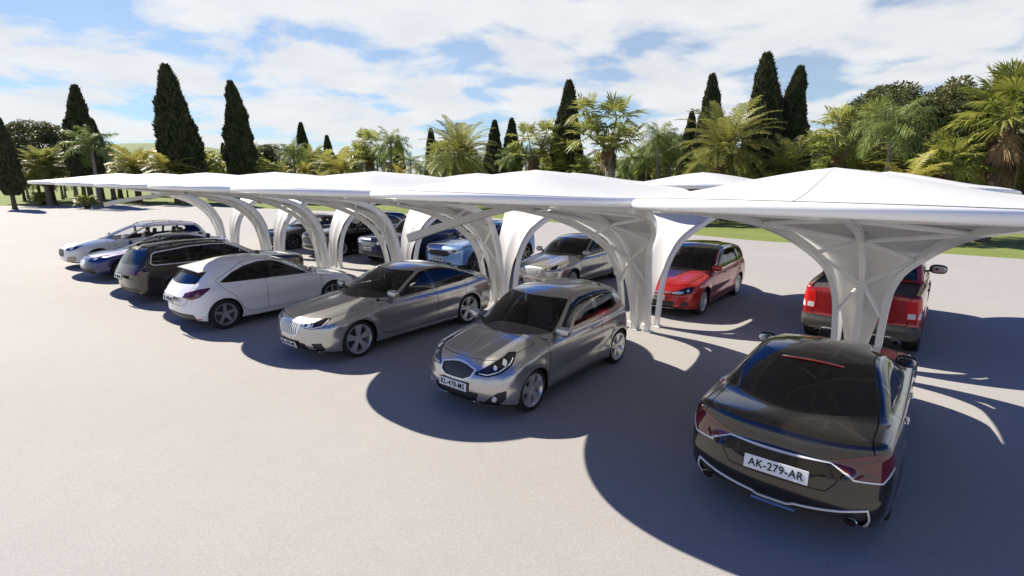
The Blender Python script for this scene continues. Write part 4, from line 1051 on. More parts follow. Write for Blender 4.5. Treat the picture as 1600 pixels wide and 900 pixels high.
# 10 ---- beige silver hatchback with the barred grille (second row)
L = 4.40
cars.append(dict(name='hatchback_car', label='champagne silver hatchback with upright barred grille, nose to the camera in the second row', cat='hatchback',
    L=L, W=1.80, H=1.47, axle=.88, wb=2.68, rw=.328, ra=.356, belt=.985, paint=P_['champagne'], ds=.028, fine=.012,
    top=[(0, .70), (.08, .755), (.3, .815), (.7, .88), (1.15, .94), (1.5, .98), (2.5, .99), (3.5, 1.02), (4.1, 1.04), (L, .98)],
    gh=[(.95, .80), (1.2, .94), (1.55, 1.12), (1.95, 1.33), (2.3, 1.43), (2.65, 1.47), (3.0, 1.465), (3.4, 1.42), (3.8, 1.33), (4.1, 1.17), (4.3, 1.0), (4.4, .86)],
    ff=[(.15, .14), (.24, .06), (.36, .01), (.48, 0), (.60, .01), (.70, .03), (.78, .09), (.85, .16)], rf=[(.15, .2), (.3, .04), (.5, 0), (.8, .03), (1.0, .08)],
    bowf=.36, bowfp=2.4, bowr=.26, crown=.085, ridge=.02, gh_top_d=2.15, wroof=.68, gtaper=.12, wind=(.955, 1.39, .070), back=(1.08, 1.34, .08),
    dlo=[(1.45, .97), (2.2, .99), (3.2, 1.02), (3.75, 1.06), (3.68, 1.14), (3.4, 1.28), (3.0, 1.35), (2.65, 1.37), (2.35, 1.33), (2.05, 1.23), (1.7, 1.07)], dlo_trim=.016, trimmat=M['black_gloss'], pillars=[(2.55, 2.5, .09)], sglass=M['glass_tint'],
    doors=[[(1.33, .42), (1.33, .92), (1.7, 1.1), (2.05, 1.27), (2.48, 1.41), (2.56, 1.0), (2.56, .34), (1.45, .34)], [(2.58, .34), (2.58, 1.0), (2.52, 1.41), (2.9, 1.41), (3.3, 1.34), (3.5, 1.2), (3.4, .8), (3.15, .42), (3.05, .34)]],
    bonnet=(.16, 1.22, .82), features=sedan_front(), plates=[dict(z=.335, txt='KL-478-MS', out=.012)], seat_d=2.4, rear_seat_d=3.25, dash_d=1.58, mirror=(1.6, 1.01), handles=[(2.42, .87), (3.3, .89)], rimr=.24, dashmat=M['dash_tan'], place=place(-8.85, 11.9, L, TO)))

# 11 ---- light blue SUV (second row)
L = 4.62
def suv_front(dz, gm, chrome=False):
    f = [('front', 'headlight', [(.50, .80 + dz), (.86, .80 + dz), (1.12, .84 + dz), (1.18, .92 + dz), (.9, .915 + dz), (.55, .90 + dz)], .008, M['lamp_clear'], .003, None),
         ('front', 'lamp_lens', [(.70, .82 + dz), (.84, .82 + dz), (.86, .87 + dz), (.72, .88 + dz)], .008, M['lamp_black'], .004, ['headlight'])]
    return f
cars.append(dict(name='suv_car', label='light blue sport utility car with dark slot grille, nose to the camera between two columns', cat='sport utility car',
    L=L, W=1.92, H=1.64, axle=.90, wb=2.80, rw=.365, ra=.40, belt=1.08, paint=P_['lightblue'], ds=.03, fine=.013, zbot=.24,
    top=[(0, .84), (.06, .92), (.3, .99), (.8, 1.03), (1.3, 1.065), (2.5, 1.08), (3.8, 1.12), (4.3, 1.12), (L, 1.05)],
    gh=[(1.05, .92), (1.35, 1.05), (1.7, 1.24), (2.1, 1.47), (2.45, 1.585), (2.8, 1.63), (3.2, 1.625), (3.7, 1.57), (4.15, 1.49), (4.3, 1.38), (4.48, 1.15), (4.6, .95)],
    ff=[(.15, .16), (.28, .05), (.42, .0), (.7, .0), (.84, .02), (.92, .06), (1.0, .14)], rf=[(.2, .2), (.3, .06), (.5, 0), (.8, .03), (1.1, .08)],
    bowf=.28, bowfp=2.8, bowr=.25, crown=.05, gh_top_d=2.25, wroof=.72, gtaper=.10, wind=(1.07, 1.55, .070), back=(1.16, 1.50, .08), flare=.03,
    dlo=[(1.6, 1.085), (2.3, 1.10), (3.4, 1.13), (3.95, 1.17), (3.9, 1.26), (3.6, 1.41), (3.2, 1.48), (2.7, 1.505), (2.45, 1.47), (2.1, 1.33)], pillars=[(2.6, 2.58, .09), (3.42, 3.38, .06)], sglass=M['glass_tint'],
    doors=[[(1.48, .5), (1.48, 1.02), (1.8, 1.22), (2.15, 1.42), (2.55, 1.55), (2.6, 1.1), (2.6, .42), (1.6, .42)], [(2.62, .42), (2.62, 1.1), (2.58, 1.55), (3.1, 1.55), (3.5, 1.5), (3.55, 1.1), (3.42, .85), (3.2, .5), (3.1, .42)]],
    bonnet=(.16, 1.28, .84), clad=(.05, .36),
    features=suv_front(-.03, None) + [
        ('front', 'grille', [(-.2, .64), (.44, .65), (.56, .72), (.58, .82), (-.2, .84)], .012, M['black_plastic'], -.015, None),
        ('frontline', 'grille_surround', [(-.2, .845), (.58, .828), (.75, .83)], .03, M['satin'], .006, ['body', 'grille']),
        ('front', 'lower_grille', [(-.2, .33), (.60, .34), (.60, .42), (-.2, .44)], .012, M['black_plastic'], -.01, None)],
    plates=[dict(z=.53, txt='KL-478-MS', frame=False, out=.012)], seat_d=2.5, rear_seat_d=3.35, dash_d=1.72, seat_z=.6, mirror=(1.74, 1.13), mirrormat=M['black_plastic'], handles=[(2.45, .96), (3.36, .98)], handlemat=M['black_plastic'], rimr=.265, wheel='five', rimmat=M['rim_dark'], place=place(-13.1, 12.3, L, TO)))

# 12 ---- navy SUV (second row)
L = 4.85
cars.append(dict(name='suv_car', label='navy blue sport utility car with pale window frame and grey barred grille', cat='sport utility car',
    L=L, W=1.94, H=1.72, axle=.92, wb=2.92, rw=.365, ra=.40, belt=1.12, paint=P_['navy'], ds=.045, fine=.02, zbot=.25,
    top=[(0, .90), (.06, .98), (.3, 1.04), (.8, 1.075), (1.3, 1.11), (2.5, 1.12), (3.8, 1.15), (4.5, 1.15), (L, 1.08)],
    gh=[(1.1, .95), (1.4, 1.10), (1.75, 1.32), (2.15, 1.57), (2.5, 1.69), (2.9, 1.73), (3.4, 1.735), (4.0, 1.70), (4.45, 1.64), (4.6, 1.54), (4.75, 1.25), (4.85, 1.0)],
    ff=[(.15, .16), (.28, .05), (.42, .0), (.75, .0), (.9, .02), (.98, .06), (1.05, .14)], rf=[(.2, .2), (.3, .06), (.5, 0), (.8, .03), (1.1, .08)],
    bowf=.24, bowfp=3, bowr=.2, crown=.05, gh_top_d=2.3, wroof=.74, gtaper=.06, wind=(1.12, 1.64, .070), back=(1.2, 1.6, .08),
    dlo=[(1.65, 1.12), (2.3, 1.14), (3.5, 1.17), (4.4, 1.20), (4.42, 1.26), (4.3, 1.50), (3.6, 1.575), (2.8, 1.595), (2.5, 1.56), (2.15, 1.42)], dlo_trim=.022, trimmat=M['white_trim'], pillars=[(2.65, 2.62, .09), (3.6, 3.6, .09)], sglass=M['glass_dark'],
    doors=[[(1.55, .5), (1.55, 1.05), (1.85, 1.27), (2.2, 1.5), (2.6, 1.65), (2.65, 1.14), (2.65, .42), (1.65, .42)], [(2.67, .42), (2.67, 1.14), (2.63, 1.65), (3.2, 1.66), (3.6, 1.64), (3.64, 1.15), (3.5, .9), (3.3, .5), (3.2, .42)]],
    bonnet=(.16, 1.3, .84), rails=[(2.6, 4.4, M['black_plastic'])],
    features=suv_front(.02, None) + [
        ('front', 'grille', [(-.2, .72), (.40, .72), (.46, .86), (-.2, .88)], .012, M['satin'], .004, None),
        ('fn', 'grille_bars', lambda v, n, b: np.abs(((v[:, 2] / .036) % 1.0) - .5) * .036 - .008, 0, M['black_plastic'], -.004, ['grille']),
        ('frontline', 'bumper_strip', [(-.2, .52), (.95, .54)], .05, M['black_plastic'], .004, None),
        ('front', 'lower_grille', [(-.2, .30), (1.0, .32), (1.0, .42), (-.2, .44)], .012, M['clad'], .004, None)],
    plates=[dict(z=.62, txt='KL-478-MS', frame=False, out=.012)], seat_d=2.5, rear_seat_d=3.45, dash_d=1.78, seat_z=.6, mirror=(1.8, 1.18), handles=[(2.5, 1.0), (3.48, 1.02)], rimr=.26, wheel='ten', place=place(-16.5, 11.9, L, TO)))

# 13 ---- black SUV with chrome (second row)
L = 4.95
cars.append(dict(name='suv_car', label='black sport utility car with bright chrome nose and arched chrome window line', cat='sport utility car',
    L=L, W=1.94, H=1.76, axle=.92, wb=2.98, rw=.365, ra=.40, belt=1.12, paint=P_['blacksuv'], ds=.045, fine=.02, zbot=.25,
    top=[(0, .88), (.06, .96), (.3, 1.03), (.8, 1.07), (1.3, 1.11), (2.5, 1.12), (3.8, 1.15), (4.6, 1.15), (L, 1.08)],
    gh=[(1.1, .95), (1.4, 1.10), (1.75, 1.32), (2.15, 1.57), (2.5, 1.70), (2.9, 1.75), (3.4, 1.755), (4.0, 1.72), (4.5, 1.65), (4.65, 1.54), (4.82, 1.25), (4.95, 1.0)],
    ff=[(.15, .16), (.28, .05), (.42, .0), (.75, .0), (.88, .03), (.96, .08), (1.05, .16)], rf=[(.2, .2), (.3, .06), (.5, 0), (.8, .03), (1.1, .08)],
    bowf=.28, bowfp=2.8, bowr=.2, crown=.06, gh_top_d=2.3, wroof=.73, gtaper=.08, wind=(1.12, 1.66, .070), back=(1.2, 1.6, .08),
    dlo=[(1.65, 1.12), (2.3, 1.14), (3.5, 1.17), (4.2, 1.21), (4.2, 1.27), (3.9, 1.48), (3.4, 1.57), (2.8, 1.60), (2.5, 1.57), (2.15, 1.43)], dlo_trim=.024, pillars=[(2.65, 2.62, .09), (3.6, 3.58, .09)], sglass=M['glass_dark'],
    doors=[[(1.55, .5), (1.55, 1.05), (1.85, 1.27), (2.2, 1.5), (2.6, 1.66), (2.65, 1.14), (2.65, .42), (1.65, .42)], [(2.67, .42), (2.67, 1.14), (2.63, 1.66), (3.2, 1.67), (3.6, 1.64), (3.64, 1.15), (3.5, .9), (3.3, .5), (3.2, .42)]],
    bonnet=(.16, 1.3, .84),
    features=suv_front(-.02, None) + [
        ('front', 'grille', [(-.2, .55), (.40, .55), (.50, .70), (.46, .84), (-.2, .86)], .02, M['rim_dark'], -.01, None),
        ('frontline', 'grille_surround', [(-.2, .545), (.40, .545), (.51, .70), (.47, .85), (-.2, .87)], .04, M['chrome'], .01, ['body', 'grille']),
        ('frontline', 'bumper_strip', [(-.2, .34), (.7, .36), (1.1, .42)], .06, M['chrome'], .01, None),
        ('sideline', 'door_strip', [(1.5, .40), (3.5, .40)], .03, M['chrome'], .01, None)],
    seat_d=2.5, rear_seat_d=3.45, dash_d=1.78, seat_z=.6, mirror=(1.8, 1.18), handles=[(2.5, 1.0), (3.48, 1.02)], handlemat=M['chrome'], rimr=.26, wheel='ten', place=place(-19.9, 11.5, L, TO)))

# 14 ---- grey saloon at the far left of the second row
L = 4.55
cars.append(dict(name='saloon_car', label='grey saloon with a pale windscreen behind the columns, leftmost car of the second row', cat='saloon',
    L=L, W=1.82, H=1.50, axle=.9, wb=2.70, rw=.335, ra=.362, belt=.985, paint=P_['grey'], ds=.048, fine=.02,
    top=[(0, .68), (.1, .76), (.5, .86), (1.0, .93), (1.4, .98), (2.5, 1.0), (3.6, 1.03), (4.2, 1.05), (L, .98)],
    gh=[(.9, .78), (1.2, .94), (1.6, 1.15), (2.0, 1.35), (2.35, 1.46), (2.7, 1.50), (3.05, 1.48), (3.5, 1.38), (3.9, 1.24), (4.25, 1.08), (4.5, .9)],
    ff=[(.15, .16), (.24, .07), (.38, .0), (.5, 0), (.62, .03), (.72, .09), (.85, .2)], rf=[(.15, .2), (.3, .04), (.5, 0), (.8, .03), (1.0, .08)],
    bowf=.36, bowr=.25, gh_top_d=2.2, wroof=.68, gtaper=.12, wind=(.965, 1.43, .070), back=(1.1, 1.38, .08),
    dlo=[(1.45, .98), (2.2, 1.0), (3.3, 1.04), (3.8, 1.09), (3.55, 1.22), (3.1, 1.34), (2.7, 1.39), (2.4, 1.37), (2.05, 1.25), (1.7, 1.08)], dlo_trim=.016, pillars=[(2.55, 2.5, .09)], sglass=M['glass_tint'],
    doors=[[(1.35, .42), (1.35, .92), (1.7, 1.1), (2.05, 1.29), (2.48, 1.43), (2.56, 1.0), (2.56, .34), (1.5, .34)], [(2.58, .34), (2.58, 1.0), (2.52, 1.43), (2.9, 1.42), (3.3, 1.32), (3.55, 1.18), (3.4, .8), (3.2, .42), (3.1, .34)]],
    bonnet=(.2, 1.2, .80), features=simple_front(None) + [('front', 'grille', [(-.2, .48), (.35, .49), (.42, .58), (.38, .66), (-.2, .67)], .012, M['black_plastic'], -.012, None)],
    plates=[dict(z=.40, txt='KL-478-MS', out=.012)], seat_d=2.4, rear_seat_d=3.3, dash_d=1.6, mirror=(1.6, 1.01), handles=[(2.42, .87), (3.3, .9)], rimr=.235, wheel='five', rimmat=M['rim_dark'], place=place(-23.6, 11.5, L, TO)))
# ------------------------------------------------------------------ shade canopies
def fabric(name, base, trans=.04):
    m, nt, b = mat_new(name); setp(b, rough=.55, spec=.3)
    tc, nz, rp = noise_col(m, nt, b, tuple(c * .97 for c in base), base, 1.3, 5)
    tl = nn(nt, 'ShaderNodeBsdfTranslucent'); mx = nn(nt, 'ShaderNodeMixShader'); mx.inputs[0].default_value = trans
    out = nt.nodes['Material Output']; nt.links.new(rp.outputs['Color'], tl.inputs['Color']); nt.links.new(b.outputs[0], mx.inputs[1]); nt.links.new(tl.outputs[0], mx.inputs[2]); nt.links.new(mx.outputs[0], out.inputs[0])
    bp = nn(nt, 'ShaderNodeBump'); bp.inputs['Strength'].default_value = .08; n2 = nn(nt, 'ShaderNodeTexNoise'); n2.inputs['Scale'].default_value = 2.2
    nt.links.new(tc.outputs['Object'], n2.inputs['Vector']); nt.links.new(n2.outputs['Fac'], bp.inputs['Height']); nt.links.new(bp.outputs[0], b.inputs['Normal'])
    return m
M['membrane'] = fabric('white_membrane', (.58, .575, .555))
M['strut'] = simple('grey_white_steel', (.42, .42, .41), .45)
M['membrane_in'] = fabric('white_membrane_inner', (.66, .645, .625), .06)  # lighter copy of the roof membrane, missing bounce light put into its colour
M['steel'] = simple('white_painted_steel', (.84, .84, .83), .30, 0., coat=.35)
M['seam'] = simple('membrane_seam', (.46, .46, .455), .6)
A_, B_, NSE = 1.958, 2.69, 2.4
RIM_Z, APEX_Z, HALF = 3.075, 3.395, 3.77          # HALF: distance from the column line to a canopy's centre
def sell(t, k=1.0):
    c, s_ = np.cos(t), np.sin(t); f = lambda a: np.sign(a) * np.abs(a) ** (2 / NSE)
    return A_ * k * f(c), B_ * k * f(s_)
def rimz(t): return RIM_Z - .115 * (1 - np.abs(np.sin(t)) ** 1.3)      # the rim dips where two canopies meet
def bez(t):
    P0, P1, P2, P3 = np.array([.25, 0.]), np.array([.30, 2.3]), np.array([1.25, 2.72]), np.array([5.55, 3.0])
    t = np.asarray(t)[..., None]; return (1 - t) ** 3 * P0 + 3 * (1 - t) ** 2 * t * P1 + 3 * (1 - t) * t * t * P2 + t ** 3 * P3
_hw = Curve([(0, .30), (.2, .34), (.35, .47), (.5, .80), (.7, 1.20), (.85, 1.46), (1, 1.40)])
def rib_pt(t, s):                                  # s=-1..1 across; local: X across, Y out from the column line
    b = bez(t); return np.stack([np.asarray(s) * _hw(np.asarray(t)), b[..., 0], b[..., 1]], -1)
_canopy = {}
def canopy_meshes(sgn):
    if sgn in _canopy: return _canopy[sgn]
    out = []
    def flip(me):
        if sgn < 0:
            for v in me.vertices: v.co.y = -v.co.y
            me.flip_normals()
        return me
    # roof membrane
    APX = -.14; nr, nt_ = 18, 96; th = np.arange(nt_) * 2 * np.pi / nt_; V = []
    for r in np.linspace(0, 1, nr + 1)[1:]:
        x, y = sell(th, r * 1.005); x = x + APX * (1 - r)
        zr = rimz(th) + .056; z = zr + (APEX_Z - zr) * (.58 * (1 - np.sqrt(r * r + .004) / math.sqrt(1.004)) + .42 * (1 + math.cos(math.pi * r)) / 2)
        z = z - .012 * np.sin(np.pi * r) * (1 - np.cos(4 * th + np.pi)) / 2
        V.append(np.stack([x, y + HALF, z], -1))
    V = np.concatenate(V + [np.array([[APX, HALF, APEX_Z - .002]])]); Fc = []
    for i in range(nr - 1):
        for k in range(nt_): l = (k + 1) % nt_; Fc.append((i * nt_ + k, (i + 1) * nt_ + k, (i + 1) * nt_ + l, i * nt_ + l))
    for k in range(nt_): Fc.append((nr * nt_, k, (k + 1) % nt_))
    out.append(('roof_membrane', flip(mesh_np('roof_membrane', V, Fc)), 'membrane', None))
    # two seams from the apex to the rim
    for a in (np.pi / 2 - .02, -np.pi / 2):
        k = int(round((a % (2 * np.pi)) / (2 * np.pi) * nt_)) % nt_
        q = MB(); q.tube([V[i * nt_ + k] + np.array([0, 0, .0015]) for i in range(0, nr)], .01, 4, flat=(.010, .002))
        out.append(('membrane_seam', flip(q.mesh('membrane_seam', False)), 'seam', None))
    # rim tube
    t2 = np.linspace(0, 2 * np.pi, 97)[:-1]; x, y = sell(t2)
    q = MB(); q.tube(np.stack([x, y + HALF, rimz(t2)], -1), .054, 12, True)
    out.append(('rim_tube', flip(q.mesh('rim_tube')), 'steel', None))
    # flared membrane behind the ribs
    tt = np.linspace(.0, .97, 40); ss = np.linspace(-1, 1, 17); V = []
    for t in tt:
        b0 = rib_pt(np.full(len(ss), t), ss); d = bez(min(t + .01, 1)) - bez(max(t - .01, 0)); d /= np.linalg.norm(d); nrm = np.array([0, -d[1], d[0]])
        sag = .02 * (1 - (2 * np.abs(ss) - 1) ** 2) * min(1, t * 3)
        b0[:, 0] *= (.30 + .70 * min(1, t / .22)) * (1 + .03 * t)
        V.append(b0 + nrm * (.135 - sag[:, None]) * min(1, .35 + t * 4) * (1 - .72 * min(1, max(0, (t - .35) / .35))))
    V = np.concatenate(V); m = len(ss)
    Fc = [(i * m + k, i * m + k + 1, (i + 1) * m + k + 1, (i + 1) * m + k) for i in range(len(tt) - 1) for k in range(m - 1)]
    out.append(('flared_membrane', flip(mesh_np('flared_membrane', V, Fc)), 'membrane_in', None))
    # ribs and braces
    tr = np.linspace(0, 1, 36)
    for s_ in (-1, 0, 1):
        q = MB(); P = rib_pt(tr, np.full(36, float(s_)))
        q.tube(P, .05, 4, flat=((.125 if s_ else .105), .085)); out.append(('rib', flip(q.mesh('rib', True, .5)), 'steel', None))
    for (tc_, ts) in ((.30, .17), (.30, .44), (.55, .44), (.55, .68), (.80, .68), (.80, .93)):
        for s_ in (-1, 1):
            a = rib_pt(np.array([tc_]), np.array([0.]))[0]; b = rib_pt(np.array([ts]), np.array([float(s_)]))[0]
            q = MB(); q.tube([a, (a + b) / 2, b], .036, 8); out.append(('brace', flip(q.mesh('brace')), 'steel', None))
    _canopy[sgn] = out; return out
names_u = ['with its column between the black saloon and the red pickup',
           'with its column right behind the small silver hatchback',
           'with its column right behind the long silver saloon',
           'with its column behind the white hatchback, beside the navy car',
           'with its column before the chrome nosed black car',
           'with its column before the grey saloon',
           'farthest of the row, its column behind the white estate']
for k in range(1, 8):
    o = empty('shade_canopy', (ux(k), YC, 0))
    tag(o, 'white membrane shade canopy ' + names_u[k - 1], 'shade canopy', 'shade canopies in a row')
    for sgn in (-1, 1):
        for nme, me, mt, _ in canopy_meshes(sgn):
            if not me.materials: me.materials.append(M[mt])
            c = bpy.data.objects.new(nme, me); COL.objects.link(c); c.parent = o
    for s_ in (-1, 0, 1):
        for y in (-.25, .25):
            q = MB(); q.box((s_ * .30, y, .011), (.20, .20, .022))
            for (a, b) in ((.07, .07), (-.07, .07), (.07, -.07), (-.07, -.07)): q.box((s_ * .30 + a, y + b, .03), (.03, .03, .02))
            q.build('base_plate', M['steel'], o, False)
# the two bowed struts that hang under the front rims
def strut(k, pts, h0, h1):
    P = np.array(pts); t = np.linspace(0, 1, 20); tk = np.linspace(0, 1, len(P))
    xs = [np.interp(t, tk, P[:, j]) for j in range(3)]
    cz = np.polyfit(tk, P[:, 2], 2); xs[2] = np.polyval(cz, t)
    Q = np.stack(xs, -1); q = MB(); V = []; n = len(t)
    T = np.gradient(Q, axis=0); T /= np.linalg.norm(T, axis=1)[:, None]; up = np.array([0, 0, 1.0])
    for i in range(n):
        a = np.cross(T[i], up); a /= np.linalg.norm(a); b = np.cross(a, T[i]); h = h0 + (h1 - h0) * t[i]
        V += [Q[i] + a * .05 + b * h / 2, Q[i] - a * .05 + b * h / 2, Q[i] - a * .05 - b * h / 2, Q[i] + a * .05 - b * h / 2]
    Fc = [(i * 4 + j, i * 4 + (j + 1) % 4, i * 4 + 4 + (j + 1) % 4, i * 4 + 4 + j) for i in range(n - 1) for j in range(4)] + [(3, 2, 1, 0), (4 * n - 4, 4 * n - 3, 4 * n - 2, 4 * n - 1)]
    q.add(np.array(V) - np.array([ux(k), YC, 0]), Fc)
    par = [o for o in bpy.data.objects if o.get('category') == 'shade canopy'][k - 1]
    q.build('bowed_strut', M['strut'], par, True, .5)
strut(2, [(-7.1, 6.0, 2.24), (-6.07, 6.0, 2.54), (-5.18, 6.0, 2.77), (-4.4, 6.0, 2.93)], .14, .08)
strut(5, [(-24.3, 6.0, 2.24), (-19.8, 6.0, 2.63), (-16.6, 6.0, 2.82)], .15, .07)
# ------------------------------------------------------------------ vegetation
M['leaf_fan'] = leafmat('fan_leaf', (0.147, 0.177, 0.035), (0.354, 0.354, 0.088), .9, .42)
M['leaf_fan_bright'] = leafmat('fan_leaf_bright', (0.124, 0.153, 0.026), (0.277, 0.277, 0.059), .9, .42)
M['leaf_date'] = leafmat('date_palm_leaf', (0.147, 0.165, 0.042), (0.342, 0.325, 0.094), .7, .42)
M['leaf_royal'] = leafmat('royal_palm_leaf', (0.124, 0.177, 0.053), (0.271, 0.325, 0.100), .7, .42)
M['leaf_yellow'] = leafmat('yellow_palm_leaf', (0.248, 0.230, 0.041), (0.448, 0.407, 0.106), .8, .42)
M['leaf_dead'] = leafmat('dead_palm_leaf', (0.11, 0.072, 0.036), (0.26, 0.18, 0.1), 1.2, .1, .8)
M['leaf_cyp'] = leafmat('cypress_leaf', (0.039, 0.048, 0.023), (0.094, 0.101, 0.048), 1.5, .1, .7)
M['leaf_oak'] = leafmat('broad_leaf', (0.066, 0.079, 0.026), (0.168, 0.170, 0.066), .8, .25)
M['bark'] = simple('bark', (.12, .095, .07), .9)
def barkmat(name, c1, c2, sc_=6.):
    m, nt, b = mat_new(name); setp(b, rough=.9)
    tc, nz, rp = noise_col(m, nt, b, c1, c2, sc_, 6); mp = nn(nt, 'ShaderNodeMapping'); mp.inputs['Scale'].default_value = (1, 1, 3.5)
    nt.links.new(tc.outputs['Object'], mp.inputs[0]); nt.links.new(mp.outputs[0], nz.inputs['Vector'])
    bp = nn(nt, 'ShaderNodeBump'); bp.inputs['Strength'].default_value = .7; bp.inputs['Distance'].default_value = .05; nt.links.new(nz.outputs['Fac'], bp.inputs['Height']); nt.links.new(bp.outputs[0], b.inputs['Normal'])
    return m
M['trunk_grey'] = barkmat('palm_trunk_grey', (.11, .095, .085), (.27, .24, .21))
M['trunk_brown'] = barkmat('palm_trunk_brown', (.06, .042, .028), (.16, .115, .075))
M['trunk_dark'] = barkmat('trunk_dark', (.05, .042, .034), (.12, .10, .08))

class Leafs:
    """fast collector of quads"""
    def __init__(s): s.V = []; s.n = 0; s.F = []
    def strips(s, P, W):
        """P (k,m,3) centre lines, W (k,m,3) half width vectors -> ribbons"""
        k, m, _ = P.shape; V = np.stack([P - W, P + W], 2).reshape(-1, 3)
        i = np.arange(k)[:, None] * (2 * m) + np.arange(m - 1)[None] * 2 + s.n
        s.F.append(np.stack([i, i + 1, i + 3, i + 2], -1).reshape(-1, 4)); s.V.append(V); s.n += len(V)
    def mesh(s, name):
        return mesh_np(name, np.concatenate(s.V), np.concatenate(s.F), None, False)
def frond_axis(az, el, L, droop, n=9, rg=None):
    t = np.linspace(0, 1, n); e = el - droop * t ** 1.5
    dx = np.cos(e) * L / (n - 1); dz = np.sin(e) * L / (n - 1)
    x = np.concatenate([[0], np.cumsum(dx[1:])]); z = np.concatenate([[0], np.cumsum(dz[1:])])
    return np.stack([x * math.cos(az), x * math.sin(az), z], -1)
def pinnate(L, base, az, el, Ln, droop, nl, ll, wd, vee, rg, sag=.35, plume=0.0):
    ax = frond_axis(az, el, Ln, droop, 12) + base; t = np.linspace(.12, .99, nl)
    P = np.stack([np.interp(t, np.linspace(0, 1, 12), ax[:, j]) for j in range(3)], -1)
    T = np.gradient(P, axis=0); T /= np.linalg.norm(T, axis=1)[:, None]
    side = np.cross(T, [0, 0, 1.]); side /= np.linalg.norm(side, axis=1)[:, None] + 1e-9; up = np.cross(side, T)
    ln = ll * np.sin(np.pi * np.clip(t * .86 + .10, 0, 1)) ** .55
    for sg in (-1, 1):
        jit = rg.normal(0, .12, nl) ; v = vee + rg.normal(0, .10 + plume, nl)
        d = side * sg * np.cos(v)[:, None] + up * np.sin(v)[:, None] + T * (.62 + jit)[:, None]; d /= np.linalg.norm(d, axis=1)[:, None]
        q0 = P; q1 = P + d * (ln * .55)[:, None]; q2 = P + d * ln[:, None]; q1[:, 2] -= ln * sag * .18; q2[:, 2] -= ln * sag * .75
        w = np.cross(d, up + side * sg * .4); w /= np.linalg.norm(w, axis=1)[:, None] + 1e-9
        W = np.stack([w * wd * .5, w * wd, w * wd * .08], 1)
        L.strips(np.stack([q0, q1, q2], 1), W)
    rw = np.linspace(.045, .008, 12)[:, None] * np.ones(3) * 0
    sd = np.cross(np.gradient(ax, axis=0), [0, 0, 1.]); sd /= np.linalg.norm(sd, axis=1)[:, None] + 1e-9
    L.strips(ax[None], (sd * np.linspace(.05, .012, 12)[:, None])[None])
def fan_leaf(L, base, az, el, pet, rad, nb, rg, droop=.5, spread=2.5, wd=.05):
    ax = frond_axis(az, el, pet, droop * .6, 7) + base
    T = ax[-1] - ax[-2]; T /= np.linalg.norm(T); side = np.cross(T, [0, 0, 1.]); side /= np.linalg.norm(side) + 1e-9; up = np.cross(side, T)
    sd = np.tile(side, (7, 1)); L.strips(ax[None], (sd * np.linspace(.045, .02, 7)[:, None])[None])
    a = np.linspace(-spread, spread, nb) / 1.0; c = ax[-1]
    tilt = rg.uniform(.1, .4)
    d = np.cos(a)[:, None] * T + np.sin(a)[:, None] * side + (.25 * np.abs(np.sin(a)) + tilt * .3)[:, None] * up; d /= np.linalg.norm(d, axis=1)[:, None]
    r = rad * (1 - .25 * (np.abs(a) / spread) ** 2) * rg.uniform(.9, 1.08, nb)
    s_ = np.array([.0, .30, .62, 1.0]); P = c + d[:, None] * (r[:, None] * s_)[:, :, None]
    P[:, :, 2] -= (rad * droop * .55 * s_ ** 2.4)[None] * rg.uniform(.6, 1.4, nb)[:, None]
    w = np.cross(d, up); w /= np.linalg.norm(w, axis=1)[:, None] + 1e-9
    w = w + up * .35 * (np.arange(nb) % 2 * 2 - 1)[:, None]
    gap = rad * 2 * spread / nb
    W = w[:, None] * (np.array([.006, .30 * .55, .36, .015])[None, :, None] * gap * wd / .05 * .9)
    L.strips(P, W)
def trunk(h, r0, r1, lean, rg, n=14, rings=True, boots=0):
    q = MB(); t = np.linspace(0, 1, n * 2); ph = rg.uniform(0, 6.28)
    P = np.stack([lean * t ** 1.6 * math.cos(ph), lean * t ** 1.6 * math.sin(ph), h * t], -1)
    r = r0 + (r1 - r0) * t ** .8; r = r * (1 + .35 * np.exp(-t * 14)) * (1 + (.05 * (np.arange(len(t)) % 2) if rings else 0))
    q.tube(P, r, 10)
    return q, P[-1]
TREE = {}
